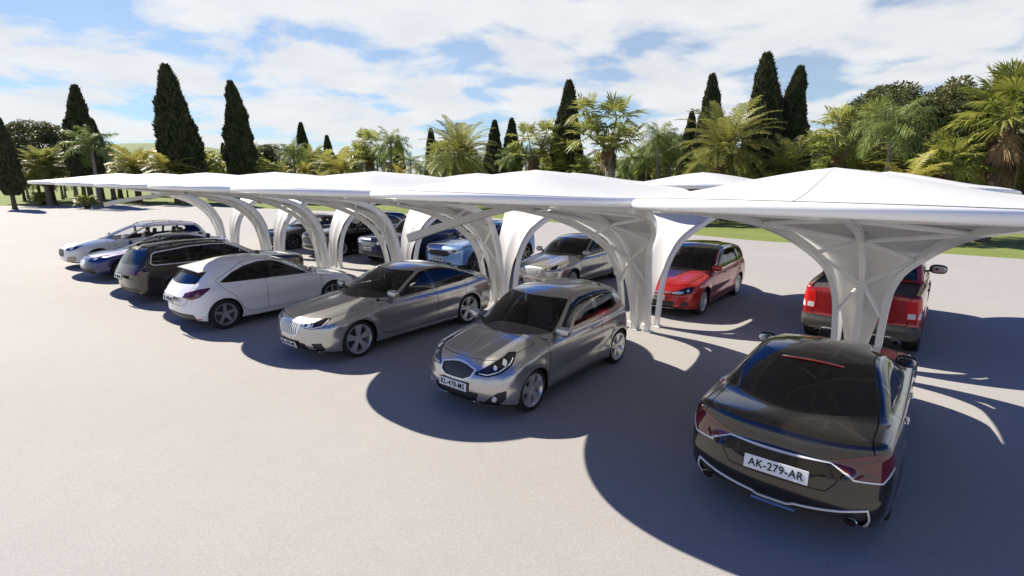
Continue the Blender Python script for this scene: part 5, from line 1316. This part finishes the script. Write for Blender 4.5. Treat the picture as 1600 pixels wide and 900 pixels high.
def tree_kind(kind, var):
    """list of (part name, mesh, material) for one variety; unit size = metres, height given by the builder"""
    key = (kind, var)
    if key in TREE: return TREE[key]
    rg = np.random.default_rng(hash(kind) % 1000 * 0 + sum(map(ord, kind)) * 13 + var * 7)
    parts = []
    if kind == 'date':
        h = 4.2; q, top = trunk(h, .34, .30, .15, rg)
        for k in range(90):
            a = k * 2.4; z = h * (.45 + .55 * k / 90); q.box((.33 * math.cos(a), .33 * math.sin(a), z), (.16, .16, .22), None)
        parts.append(('trunk', q.mesh('trunk', True, .4), 'trunk_brown')); L = Leafs()
        for k in range(64):
            az = k * 2.39996 + rg.normal(0, .12); u = (k + .5) / 64; el = 1.45 - 1.95 * u ** .85 + rg.normal(0, .07)
            pinnate(L, top + np.array([.16 * math.cos(az), .16 * math.sin(az), .1 * (1 - u)]), az, el, 3.4 * rg.uniform(.88, 1.1), .75 + .35 * rg.random(), 44, .62, .024, .35, rg)
        parts.append(('crown', L.mesh('crown'), 'leaf_date'))
        D = Leafs()
        for k in range(26):
            az = rg.uniform(0, 6.28); pinnate(D, top - np.array([0, 0, rg.uniform(.1, .7)]), az, -.75 - rg.random() * .6, 2.0 * rg.uniform(.7, 1.1), .4, 24, .4, .025, .2, rg)
        parts.append(('dead_fronds', D.mesh('dead_fronds'), 'leaf_dead')); H = 7.4
    elif kind == 'royal':
        h = 6.0; q, top = trunk(h, .20, .13, .25, rg, 14, True); parts.append(('trunk', q.mesh('trunk', True, .4), 'trunk_grey')); L = Leafs()
        q2 = MB(); q2.tube([top - np.array([0, 0, .1]), top + np.array([0, 0, .5]), top + np.array([0, 0, .9])], [.14, .13, .05], 10); parts.append(('crown_shaft', q2.mesh('crown_shaft'), 'leaf_royal'))
        for k in range(22):
            az = k * 2.39996 + rg.normal(0, .15); u = (k + .5) / 22; el = 1.5 - 1.75 * u + rg.normal(0, .08)
            pinnate(L, top + np.array([0, 0, .75 - .2 * u]), az, el, 2.7 * rg.uniform(.85, 1.1), 1.15 + .3 * rg.random(), 46, .66, .022, .1, rg, .8, .45)
        parts.append(('crown', L.mesh('crown'), 'leaf_royal')); H = 9.2
    elif kind == 'fan':
        h = 4.6; q, top = trunk(h, .30, .22, .25, rg); parts.append(('trunk', q.mesh('trunk', True, .4), 'trunk_grey')); L = Leafs()
        for k in range(30):
            az = k * 2.39996 + rg.normal(0, .2); u = (k + .5) / 30; el = 1.35 - 1.75 * u + rg.normal(0, .12)
            fan_leaf(L, top + np.array([.1 * math.cos(az), .1 * math.sin(az), .25 * (1 - u)]), az, el, 1.15 * rg.uniform(.8, 1.25), .95 * rg.uniform(.85, 1.15), 26, rg, .45 + .5 * u)
        parts.append(('crown', L.mesh('crown'), 'leaf_fan')); D = Leafs()
        for k in range(34):
            az = rg.uniform(0, 6.28); u = rg.random(); fan_leaf(D, top + np.array([.2 * math.cos(az), .2 * math.sin(az), -.05 - 1.2 * u]), az, -.7 - rg.random() * .6, .5 * rg.uniform(.7, 1.2), .75 * rg.uniform(.7, 1.1), 14, rg, .9, 1.3)
        parts.append(('dead_skirt', D.mesh('dead_skirt'), 'leaf_dead')); H = 6.9
    elif kind == 'fan_multi':      # several heads of fan leaves on one stem
        h = 4.4; q, top = trunk(h, .34, .28, .3, rg); L = Leafs(); D = Leafs()
        heads = [(-.5, 0, 2.0, 1.0), (1.5, .3, .7, .9), (-1.5, -.6, .4, .85), (1.7, -.6, 2.5, .75), (.2, 1.3, -.1, .8)]
        for (hx, hy, hz, s_) in heads:
            hx, hy, hz = hx * .8, hy * .8, hz * .85; e = top + np.array([hx, hy, hz]); q.tube([top - np.array([0, 0, .3]), top + np.array([hx * .45, hy * .45, hz * .35]), e], [.09, .06, .04], 8)
            for k in range(9):
                az = k * 2.39996 + rg.normal(0, .25); u = (k + .5) / 9; el = 1.45 - 1.7 * u + rg.normal(0, .15)
                fan_leaf(L, e, az, el, .85 * s_, 1.2 * s_ * rg.uniform(.85, 1.15), 22, rg, .25 + .45 * u, 2.3, .036)
        for k in range(22):
            az = rg.uniform(0, 6.28); fan_leaf(D, top - np.array([0, 0, rg.uniform(-.6, .5)]), az, -.7, .42, .55, 12, rg, .9, 1.2)
        parts.append(('trunk', q.mesh('trunk', True, .4), 'trunk_grey')); parts.append(('crown', L.mesh('crown'), 'leaf_fan')); parts.append(('dead_skirt', D.mesh('dead_skirt'), 'leaf_dead')); H = 7.9
    elif kind == 'fan_big':        # the large fan palm at the right edge
        h = 6.0; q, top = trunk(h, .34, .27, .4, rg); parts.append(('trunk', q.mesh('trunk', True, .4), 'trunk_brown')); L = Leafs()
        for k in range(26):
            az = k * 2.39996 + rg.normal(0, .2); u = (k + .5) / 26; el = 1.45 - 1.45 * u + rg.normal(0, .1)
            fan_leaf(L, top + np.array([.15 * math.cos(az), .15 * math.sin(az), .5 * (1 - u)]), az, el, 1.45 * rg.uniform(.8, 1.2), 1.40 * rg.uniform(.85, 1.1), 34, rg, .30 + .5 * u, 2.3, .042)
        parts.append(('crown', L.mesh('crown'), 'leaf_fan_bright')); D = Leafs()
        for k in range(60):
            az = rg.uniform(0, 6.28); u = rg.random(); fan_leaf(D, top + np.array([.25 * math.cos(az), .25 * math.sin(az), .1 - 1.5 * u]), az, -.8 - rg.random() * .6, .6 * rg.uniform(.7, 1.2), 1.0 * rg.uniform(.7, 1.1), 16, rg, .9, 1.1)
        parts.append(('dead_skirt', D.mesh('dead_skirt'), 'leaf_dead')); H = 8.6
    elif kind == 'yellow':
        h = 3.6; q, top = trunk(h, .22, .18, .2, rg); parts.append(('trunk', q.mesh('trunk', True, .4), 'trunk_brown')); L = Leafs()
        for k in range(17):
            az = k * 2.39996 + rg.normal(0, .2); u = (k + .5) / 17; el = 1.35 - 1.45 * u + rg.normal(0, .1)
            pinnate(L, top, az, el, 3.0 * rg.uniform(.85, 1.15), 1.0 + .35 * rg.random(), 40, .78, .045, .25, rg, .45)
        parts.append(('crown', L.mesh('crown'), 'leaf_yellow')); D = Leafs()
        for k in range(12):
            az = rg.uniform(0, 6.28); pinnate(D, top - np.array([0, 0, .2]), az, -.5, 1.8, .6, 20, .5, .04, .2, rg)
        parts.append(('dead_fronds', D.mesh('dead_fronds'), 'leaf_dead')); H = 5.1
    elif kind == 'small':
        h = .8; q, top = trunk(h, .26, .22, .02, rg)
        for k in range(30): a = k * 2.4; q.box((.24 * math.cos(a), .24 * math.sin(a), h * (.15 + .85 * k / 30)), (.14, .14, .14))
        parts.append(('trunk', q.mesh('trunk', True, .4), 'trunk_dark')); L = Leafs()
        for k in range(20):
            az = k * 2.39996; u = (k + .5) / 20; fan_leaf(L, top, az, 1.1 - 1.2 * u, .7, .75, 18, rg, .6)
        parts.append(('crown', L.mesh('crown'), 'leaf_date')); H = 2.3
    elif kind == 'cypress':
        H = 12.0; q, top = trunk(3.0, .30, .25, .05, rg); parts.append(('trunk', q.mesh('trunk'), 'trunk_dark'))
        n = 26000; u = rg.random(n) ** 1.25; z = 1.9 + u * (H - 1.9); ang = rg.uniform(0, 2 * np.pi, n)
        prof = lambda zz: 1.62 * np.sin(np.pi * np.clip((zz - 1.7) / (H - 1.7), 0, 1) ** .62) ** .62 * (1 - .35 * np.clip((zz - 1) / (H - 1), 0, 1)) + .03
        lob = 1 + .10 * np.sin(ang * 3 + z * .9 + var) + .08 * np.sin(ang * 5 - z * 1.7) + .07 * np.sin(z * 3.1 + ang * 2) + .05 * np.sin(z * 7 + ang * 7)
        r = prof(z) * lob * (1 - .34 * rg.random(n) ** 1.8); cx = .25 * np.sin(z * .33 + var * 2) * (z / H)
        P = np.stack([r * np.cos(ang) + cx, r * np.sin(ang), z], -1)
        out = np.stack([np.cos(ang), np.sin(ang), np.zeros(n)], -1); d = out * rg.uniform(.05, .55, n)[:, None] + np.array([0, 0, 1.]) + rg.normal(0, .18, (n, 3)); d /= np.linalg.norm(d, axis=1)[:, None]
        ln = rg.uniform(.22, .55, n); w = np.cross(d, rg.normal(0, 1, (n, 3))); w /= np.linalg.norm(w, axis=1)[:, None]
        S = np.stack([P, P + d * (ln * .5)[:, None], P + d * ln[:, None]], 1); W = np.stack([w * .03, w * .075, w * .006], 1)
        L = Leafs(); L.strips(S, W)
        parts.append(('crown', L.mesh('crown'), 'leaf_cyp'))
        q = MB(); zz = np.linspace(2.1, H - .8, 14); q.tube(np.stack([.25 * np.sin(zz * .33 + var * 2) * (zz / H), zz * 0, zz], -1), prof(zz) * .72, 10); parts.append(('inner_crown', q.mesh('inner_crown'), 'leaf_cyp'))
    elif kind == 'broad':
        H = 9.0; q, top = trunk(2.6, .38, .28, .2, rg, 10, False); L = Leafs(); cl = []
        for k in range(9):
            a = k * .7 + rg.normal(0, .2); e = np.array([math.cos(a) * rg.uniform(1.4, 3.2), math.sin(a) * rg.uniform(1.4, 3.2), rg.uniform(4.0, 7.2)])
            q.tube([top, top + (e - top) * .5 + np.array([0, 0, .4]), e], [.18, .10, .04], 7)
        for k in range(85):
            v = rg.normal(0, 1, 3); v /= np.linalg.norm(v); rr = rg.uniform(.55, 1.0) ** .5; cl.append((v * np.array([4.2, 4.2, 2.9]) * rr + np.array([0, 0, 5.7]), rg.uniform(.55, 1.15)))
        for c, s_ in cl:
            if c[2] < 2.6: continue
            n = int(620 * s_); v = rg.normal(0, 1, (n, 3)); v /= np.linalg.norm(v, axis=1)[:, None]; P = c + v * (s_ * rg.uniform(.45, 1.05, n) ** .7)[:, None] * np.array([1, 1, .75])
            d = v + rg.normal(0, .7, (n, 3)); d /= np.linalg.norm(d, axis=1)[:, None]; w = np.cross(d, rg.normal(0, 1, (n, 3))); w /= np.linalg.norm(w, axis=1)[:, None]; ln = rg.uniform(.10, .21, n)
            L.strips(np.stack([P, P + d * (ln * .5)[:, None], P + d * ln[:, None]], 1), np.stack([w * .008, w * .058, w * .006], 1))
        parts.append(('trunk', q.mesh('trunk'), 'trunk_dark')); parts.append(('crown', L.mesh('crown'), 'leaf_oak'))
    zmax = max(max(v.co.z for v in me.vertices) for _, me, _ in parts)
    for _, me, mt in parts: me.materials.append(M[mt])
    TREE[key] = (parts, zmax); return TREE[key]
def plant(kind, var, x, y, H, label, cat, group, name, wide=1.0, rz=None):
    parts, zmax = tree_kind(kind, var)
    o = empty(name, (x, y, 0), rng.uniform(0, 6.28) if rz is None else rz)
    s_ = H / zmax; o.scale = (s_ * wide, s_ * wide, s_)
    tag(o, label, cat, group)
    for nme, me, mt in parts:
        c = bpy.data.objects.new(nme, me); COL.objects.link(c); c.parent = o
    return o
def plant_px(kind, var, px, py, D, label, cat, group, name, wide=1.0, rz=None):
    x, y, z = at_depth(px, py, D * (1 + .30 * min(1, max(0, (900 - px) / 450))) if D < 92 and name != 'small_palm' else D)
    return plant(kind, var, x, y, z, label, cat, group, name, wide, rz)
CY = 'dark cypress '
for i, (px, py, D, w, lb) in enumerate([
    (113, 130, 60, .95, 'tall dark cypress behind the small grey trunked palm, second cypress group from the left edge'),
    (141, 183, 72, .95, 'short dark cypress tucked against the right side of the tall left cypress'),
    (262, 98, 60, 1.12, 'tallest and broadest dark cypress on the left, standing alone above the yellow palms'),
    (362, 124, 61, .95, 'tall slim dark cypress right of the broadest left cypress'),
    (348, 222, 84, .8, 'tiny dark cypress tip just left of the tall slim cypress'),
    (470, 190, 82, .9, 'small distant dark cypress above the palms, left of centre, larger of two'),
    (511, 210, 92, .9, 'tiny distant dark cypress left of centre, right of a slightly larger one'),
    (621, 210, 86, .9, 'small dark cypress tip just right of a grey trunked feathery palm'),
    (674, 199, 86, .9, 'small dark cypress tip left of the big centre date palm'),
    (772, 186, 66, .95, 'left one of two medium dark cypresses right of the big centre date palm'),
    (800, 183, 66, .95, 'right one of two medium dark cypresses beside a fan palm'),
    (888, 122, 56, .95, 'tall dark cypress at the centre, left of the many headed fan palm'),
    (1082, 172, 58, .8, 'short dark cypress left of the large right date palm'),
    (1113, 113, 56, .85, 'medium dark cypress rising behind the large right date palm'),
    (1205, 78, 48, 1.0, 'tallest dark cypress on the right, left one of the tall pair'),
    (1248, 100, 49, .92, 'tall dark cypress on the right, right one of the tall pair'),
    (-5, 180, 56, .95, 'dark cypress cut by the left edge of the photo with its bare trunk showing'),
    (17, 200, 74, .8, 'dark cypress tip just right of the one cut by the left edge')]):
    plant_px('cypress', i % 3, px, py, D, lb, 'cypress', 'cypresses behind the car park', 'cypress_tree', w)
GP = 'palms behind the car park'
for i, (kind, px, py, D, w, lb) in enumerate([
    ('date', 716, 183, 50, 1.0, 'big bushy date palm above the canopies at the centre of the photo'),
    ('date', 1143, 153, 42, .95, 'largest bushy olive date palm in front of the right cypresses'),
    ('date', 1238, 205, 42, .95, 'smaller olive date palm below the tall cypress pair'),
    ('date', 66, 224, 62, 1.1, 'bushy olive date palm near the left edge under the broadleaf tree'),
    ('fan_multi', 962, 138, 42, 1.0, 'many headed fan palm with a brown skirt standing tall right of the centre cypress'),
    ('fan_multi', 1322, 150, 44, 1.05, 'many headed fan palm with pale brown dead leaves right of the tall cypress pair'),
    ('fan_multi', 828, 184, 52, 1.1, 'round topped fan palm beside the two medium cypresses'),
    ('fan_multi', 578, 196, 62, 1.0, 'dark topped fan palm with brown skirt left of the tall feathery palm'),
    ('fan_multi', 893, 212, 54, 1.0, 'low spreading fan palm below the tall centre cypress'),
    ('fan_big', 1585, 82, 36, 1.0, 'large near fan palm with big pleated leaves at the right edge'),
    ('royal', 606, 196, 58, 1.0, 'tall feathery grey trunked palm left of the big centre date palm'),
    ('royal', 1402, 150, 38, 1.05, 'feathery green palm with slim grey trunk before the big broadleaf tree'),
    ('royal', 136, 192, 56, 1.1, 'feathery palm with leaning grey trunk before the left cypresses'),
    ('royal', 386, 220, 62, 1.0, 'feathery palm beside the tall slim left cypress'),
    ('royal', 457, 214, 64, 1.0, 'feathery palm below the small distant cypress left of centre'),
    ('royal', 1034, 186, 52, .9, 'tallest of the slim feathery palms right of the many headed fan palm'),
    ('royal', 1012, 215, 54, .9, 'slim feathery palm left of the tallest slim one'),
    ('royal', 1052, 208, 54, .9, 'slim feathery palm right of the tallest slim one'),
    ('yellow', 266, 232, 58, 1.1, 'yellow leaved palm with broad fronds in front of the broadest left cypress'),
    ('yellow', 528, 229, 56, 1.2, 'yellow green palm with broad fronds left of the dark topped fan palm'),
    ('yellow', 205, 226, 62, 1.2, 'yellowish palm clump left of the broadest left cypress'),
    ('yellow', 1430, 232, 34, 1.0, 'pale yellow green palm with broad hanging fronds near the right edge'),
    ('fan', 1500, 200, 36, 1.1, 'fan palm left of the large near fan palm'),
    ('fan', 690, 216, 62, 1.0, 'small fan palm just left of the big centre date palm'),
    ('fan', 320, 232, 66, 1.1, 'pale leafed fan palm between the two tall left cypresses'),
    ('small', 133, 303, 69.6, 1.0, 'short young palm with a dark stub trunk standing on the lot edge at left'),
    ('small', 63, 298, 80, 1.0, 'short young palm on the grass near the left edge'),
    ('date', 1340, 215, 50, 1.1, 'olive date palm behind the many headed right fan palm')]):
    plant_px(kind, i % 2, px, py, D / (1.3 if kind == 'small' else 1), lb, 'palm tree', GP, 'palm_tree', w)
for i, (px, py, D, w, lb) in enumerate([
    (1440, 122, 56, 1.15, 'large dark broadleaf tree behind the feathery palm on the right'),
    (1530, 128, 62, 1.1, 'dark broadleaf tree behind the large near fan palm'),
    (1300, 205, 70, 1.0, 'dim broadleaf tree behind the right cypress pair'),
    (58, 188, 70, 1.1, 'dark broadleaf tree left of the tall left cypress'),
    (430, 224, 86, 1.3, 'dark distant broadleaf tree between the slim cypress and the feathery palm'),
    (1065, 205, 74, 1.1, 'broadleaf tree behind the slim feathery palms')]):
    plant_px('broad', i % 2, px, py, D, lb, 'tree', 'broadleaf trees behind the palms', 'broadleaf_tree', w)
# the crowded belt of palms behind, kinds one cannot tell from each other
fill = []
r2 = np.random.default_rng(21)
for px in np.concatenate([np.arange(25, 1000, 17), np.arange(1000, 1640, 16)]):
    D = r2.uniform(58, 84) if px < 900 else r2.uniform(50, 74)
    kind = r2.choice(['fan', 'date', 'royal', 'yellow', 'fan', 'royal'] if px < 700 else ['fan', 'royal', 'royal', 'fan', 'royal', 'fan'])
    fill.append((kind, px + r2.uniform(-8, 8), r2.uniform(222, 252), D))
FILL = {'fan': 'one of the fan palms with brown skirts in the crowded background belt', 'date': 'one of the bushy olive date palms in the crowded background belt',
        'royal': 'one of the feathery grey trunked palms in the crowded background belt', 'yellow': 'one of the low yellow leaved palms in the crowded background belt', 'fan_multi': 'one of the many headed fan palms in the crowded background belt'}
for i, (kind, px, py, D) in enumerate(fill):
    plant_px(kind, i % 2, px, py, D, FILL[kind], 'palm tree', kind.replace('_', ' ') + ' palms of the background belt', 'palm_tree', r2.uniform(.78, 1.0))
for i, px in enumerate(np.arange(760, 1640, 120)):
    plant_px('broad', i % 2, px + r2.uniform(-15, 15), r2.uniform(238, 250), r2.uniform(84, 100), 'one of the dark bushy trees closing the background behind the palms', 'tree', 'bushy trees closing the background', 'broadleaf_tree', 1.35)

# ------------------------------------------------------------------ ground
def groundmat():
    m, nt, b = mat_new('pale_concrete'); setp(b, rough=.85, spec=.25)
    tc = nn(nt, 'ShaderNodeTexCoord')
    def noise(sc_, det, rough=.5):
        n = nn(nt, 'ShaderNodeTexNoise'); n.inputs['Scale'].default_value = sc_; n.inputs['Detail'].default_value = det; n.inputs['Roughness'].default_value = rough; nt.links.new(tc.outputs['Object'], n.inputs['Vector']); return n
    n1, n2, n3 = noise(.16, 5), noise(60, 2, .6), noise(2.2, 6, .6)
    r1 = nn(nt, 'ShaderNodeValToRGB'); r1.color_ramp.elements[0].position = .3; r1.color_ramp.elements[1].position = .7
    r1.color_ramp.elements[0].color = (.292, .278, .268, 1); r1.color_ramp.elements[1].color = (.316, .302, .290, 1); nt.links.new(n1.outputs['Fac'], r1.inputs['Fac'])
    r2_ = nn(nt, 'ShaderNodeValToRGB'); r2_.color_ramp.elements[0].position = .30; r2_.color_ramp.elements[1].position = .72
    r2_.color_ramp.elements[0].color = (.86, .86, .86, 1); r2_.color_ramp.elements[1].color = (1.10, 1.10, 1.10, 1); nt.links.new(n2.outputs['Fac'], r2_.inputs['Fac'])
    r3 = nn(nt, 'ShaderNodeValToRGB'); r3.color_ramp.elements[0].position = .3; r3.color_ramp.elements[1].position = .75
    r3.color_ramp.elements[0].color = (.975, .975, .975, 1); r3.color_ramp.elements[1].color = (1.02, 1.02, 1.02, 1); nt.links.new(n3.outputs['Fac'], r3.inputs['Fac'])
    def mul(a, c):
        x = nn(nt, 'ShaderNodeMix', data_type='RGBA', blend_type='MULTIPLY'); x.inputs[0].default_value = 1; nt.links.new(a, x.inputs[6]); nt.links.new(c, x.inputs[7]); return x.outputs[2]
    nt.links.new(mul(mul(r1.outputs[0], r2_.outputs[0]), r3.outputs[0]), b.inputs['Base Color'])
    bp = nn(nt, 'ShaderNodeBump'); bp.inputs['Strength'].default_value = .35; bp.inputs['Distance'].default_value = .004; nt.links.new(n2.outputs['Fac'], bp.inputs['Height']); nt.links.new(bp.outputs[0], b.inputs['Normal'])
    return m
def grassmat(name, c1, c2):
    m, nt, b = mat_new(name); setp(b, rough=.9, spec=.1)
    tc, nz, rp = noise_col(m, nt, b, c1, c2, .35, 8, lo=.3, hi=.7); nz.inputs['Roughness'].default_value = .75
    n2 = nn(nt, 'ShaderNodeTexNoise'); n2.inputs['Scale'].default_value = 14; n2.inputs['Detail'].default_value = 4; nt.links.new(tc.outputs['Object'], n2.inputs['Vector'])
    bp = nn(nt, 'ShaderNodeBump'); bp.inputs['Strength'].default_value = .9; bp.inputs['Distance'].default_value = .05; nt.links.new(n2.outputs['Fac'], bp.inputs['Height']); nt.links.new(bp.outputs[0], b.inputs['Normal'])
    return m
M['grass'] = grassmat('lawn', (.13, .165, .045), (.185, .215, .070))
M['hill'] = grassmat('hill_grass', (.16, .20, .09), (.22, .25, .12))
S = 4000
tag(link('ground', mesh_np('ground', [(-S, -S, 0), (S, -S, 0), (S, S, 0), (-S, S, 0)], np.array([[0, 1, 2, 3]]), None, False), None, M['grass']), kind='structure')
edge = [(70, 29.6), (30, 29.4), (3, 29.3), (-7.6, 29.2), (-14.5, 30.6), (-23, 31.8), (-32, 31.8), (-41, 29.4), (-49.5, 27.3), (-60, 25.6), (-68, 23.6), (-74.5, 19.5), (-79, 14), (-83, 8), (-88, -4), (-95, -25), (-95, -60), (70, -60)]
tag(link('car_park', mesh_np('car_park', [(x, y, .004) for x, y in edge], [tuple(range(len(edge)))[::-1]], None, False), None, groundmat()), kind='structure')
# low hills far off
def hill(cx, cy, rx, ry, h):
    n = 48; V = []; xs = np.linspace(-1, 1, n)
    for y in xs:
        for x in xs:
            r = math.hypot(x, y); V.append((cx + x * rx, cy + y * ry, h * max(0, math.cos(min(r, 1) * math.pi / 2)) ** 1.6 * (1 + .06 * math.sin(x * 7 + y * 5)) - .05))
    Fc = [(j * n + i, j * n + i + 1, (j + 1) * n + i + 1, (j + 1) * n + i) for j in range(n - 1) for i in range(n - 1)]
    tag(link('hill', mesh_np('hill', V, Fc), None, M['hill']), kind='structure')
hx, hy, hz = at_depth(225, 226, 620); hill(hx, hy, 240, 240, hz)
hx, hy, hz = at_depth(900, 262, 900); hill(hx, hy, 700, 300, hz)
hx, hy, hz = at_depth(1480, 258, 700); hill(hx, hy, 300, 300, hz)

# ------------------------------------------------------------------ cars
for sp in cars: build_car(sp)

# ------------------------------------------------------------------ light
SUN_EL, SUN_V = R(40.2), Vector((-1.0, -.02, 0)).normalized()
sd_ = Vector((SUN_V.x * math.cos(SUN_EL), SUN_V.y * math.cos(SUN_EL), math.sin(SUN_EL)))
sl = bpy.data.lights.new('sun', 'SUN'); sl.energy = 5.0; sl.angle = R(.5); sl.color = (1.0, .93, .79)
so = bpy.data.objects.new('sun', sl); COL.objects.link(so); so.rotation_euler = (-sd_).to_track_quat('-Z', 'Y').to_euler()
w = bpy.data.worlds.new('World'); sc.world = w; w.use_nodes = True; nt = w.node_tree
bg = nt.nodes['Background']; bg.inputs['Strength'].default_value = .05
sk = nn(nt, 'ShaderNodeTexSky', sky_type='NISHITA', sun_disc=False, sun_elevation=SUN_EL, air_density=1.0, dust_density=.0, ozone_density=8.0)
sk.sun_rotation = math.atan2(sd_.x, sd_.y)
tc = nn(nt, 'ShaderNodeTexCoord'); sx = nn(nt, 'ShaderNodeSeparateXYZ'); nt.links.new(tc.outputs['Generated'], sx.inputs[0])
def math_(op, a, b=None, clamp=False):
    n = nn(nt, 'ShaderNodeMath', operation=op, use_clamp=clamp)
    for i, v in enumerate((a, b)):
        if v is None: continue
        if isinstance(v, (int, float)): n.inputs[i].default_value = v
        else: nt.links.new(v, n.inputs[i])
    return n.outputs[0]
zc = math_('ADD', math_('MAXIMUM', sx.outputs['Z'], 0.0), .16)
cx_ = nn(nt, 'ShaderNodeCombineXYZ'); nt.links.new(math_('DIVIDE', sx.outputs['X'], zc), cx_.inputs[0]); nt.links.new(math_('DIVIDE', sx.outputs['Y'], zc), cx_.inputs[1])
mp = nn(nt, 'ShaderNodeMapping'); mp.inputs['Rotation'].default_value = (0, 0, .5); mp.inputs['Scale'].default_value = (1.0, 1.0, 1); mp.inputs['Location'].default_value = (3.1, 1.7, 0)
nt.links.new(cx_.outputs[0], mp.inputs[0])
n1 = nn(nt, 'ShaderNodeTexNoise'); n1.inputs['Scale'].default_value = 1.5; n1.inputs['Detail'].default_value = 9; n1.inputs['Roughness'].default_value = .52; n1.inputs['Distortion'].default_value = .25; nt.links.new(mp.outputs[0], n1.inputs['Vector'])
rp = nn(nt, 'ShaderNodeValToRGB'); rp.color_ramp.elements[0].position = .34; rp.color_ramp.elements[1].position = .53; rp.color_ramp.interpolation = 'EASE'; nt.links.new(n1.outputs['Fac'], rp.inputs['Fac'])
# cloud bank sits in the lower sky; overhead is clear
fade = nn(nt, 'ShaderNodeMapRange', clamp=True); fade.inputs['From Min'].default_value = .39; fade.inputs['From Max'].default_value = .29; nt.links.new(sx.outputs['Z'], fade.inputs['Value'])
low = nn(nt, 'ShaderNodeMapRange', clamp=True); low.inputs['From Min'].default_value = .16; low.inputs['From Max'].default_value = .0; low.inputs['To Max'].default_value = .75; nt.links.new(sx.outputs['Z'], low.inputs['Value'])
cm = math_('MULTIPLY', math_('MAXIMUM', rp.outputs['Color'], low.outputs[0]), fade.outputs[0])
cm = math_('MAXIMUM', math_('MULTIPLY', cm, .95), math_('MULTIPLY', fade.outputs[0], .36))
mix = nn(nt, 'ShaderNodeMix', data_type='RGBA'); nt.links.new(cm, mix.inputs[0]); 
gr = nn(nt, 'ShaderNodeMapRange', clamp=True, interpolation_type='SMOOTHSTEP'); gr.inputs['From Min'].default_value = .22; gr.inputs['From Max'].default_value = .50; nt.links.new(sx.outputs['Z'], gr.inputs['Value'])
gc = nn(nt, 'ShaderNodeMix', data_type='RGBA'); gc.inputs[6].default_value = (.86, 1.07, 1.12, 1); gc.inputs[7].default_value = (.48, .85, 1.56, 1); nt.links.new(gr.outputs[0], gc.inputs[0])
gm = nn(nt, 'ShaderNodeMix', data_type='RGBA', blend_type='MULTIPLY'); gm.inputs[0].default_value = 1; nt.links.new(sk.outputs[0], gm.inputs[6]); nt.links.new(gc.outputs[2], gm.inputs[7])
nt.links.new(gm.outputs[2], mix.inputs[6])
n2 = nn(nt, 'ShaderNodeTexNoise'); n2.inputs['Scale'].default_value = 2.2; n2.inputs['Detail'].default_value = 6; nt.links.new(mp.outputs[0], n2.inputs['Vector'])
cr = nn(nt, 'ShaderNodeValToRGB'); cr.color_ramp.elements[0].position = .3; cr.color_ramp.elements[1].position = .65
CLOUD = 8.3
cr.color_ramp.elements[0].color = (.90 * CLOUD, .92 * CLOUD, .95 * CLOUD, 1); cr.color_ramp.elements[1].color = (1.04 * CLOUD, 1.05 * CLOUD, 1.06 * CLOUD, 1)
nt.links.new(n2.outputs['Fac'], cr.inputs['Fac']); nt.links.new(cr.outputs['Color'], mix.inputs[7])
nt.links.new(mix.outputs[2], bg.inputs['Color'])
sc.render.engine = 'CYCLES'
sc.cycles.max_bounces = 8; sc.cycles.transparent_max_bounces = 16; sc.cycles.use_denoising = True
vs = sc.view_settings; vs.view_transform = 'Standard'; vs.look = 'None'; vs.exposure = 1.08; vs.gamma = 1.0; vs.use_curve_mapping = False
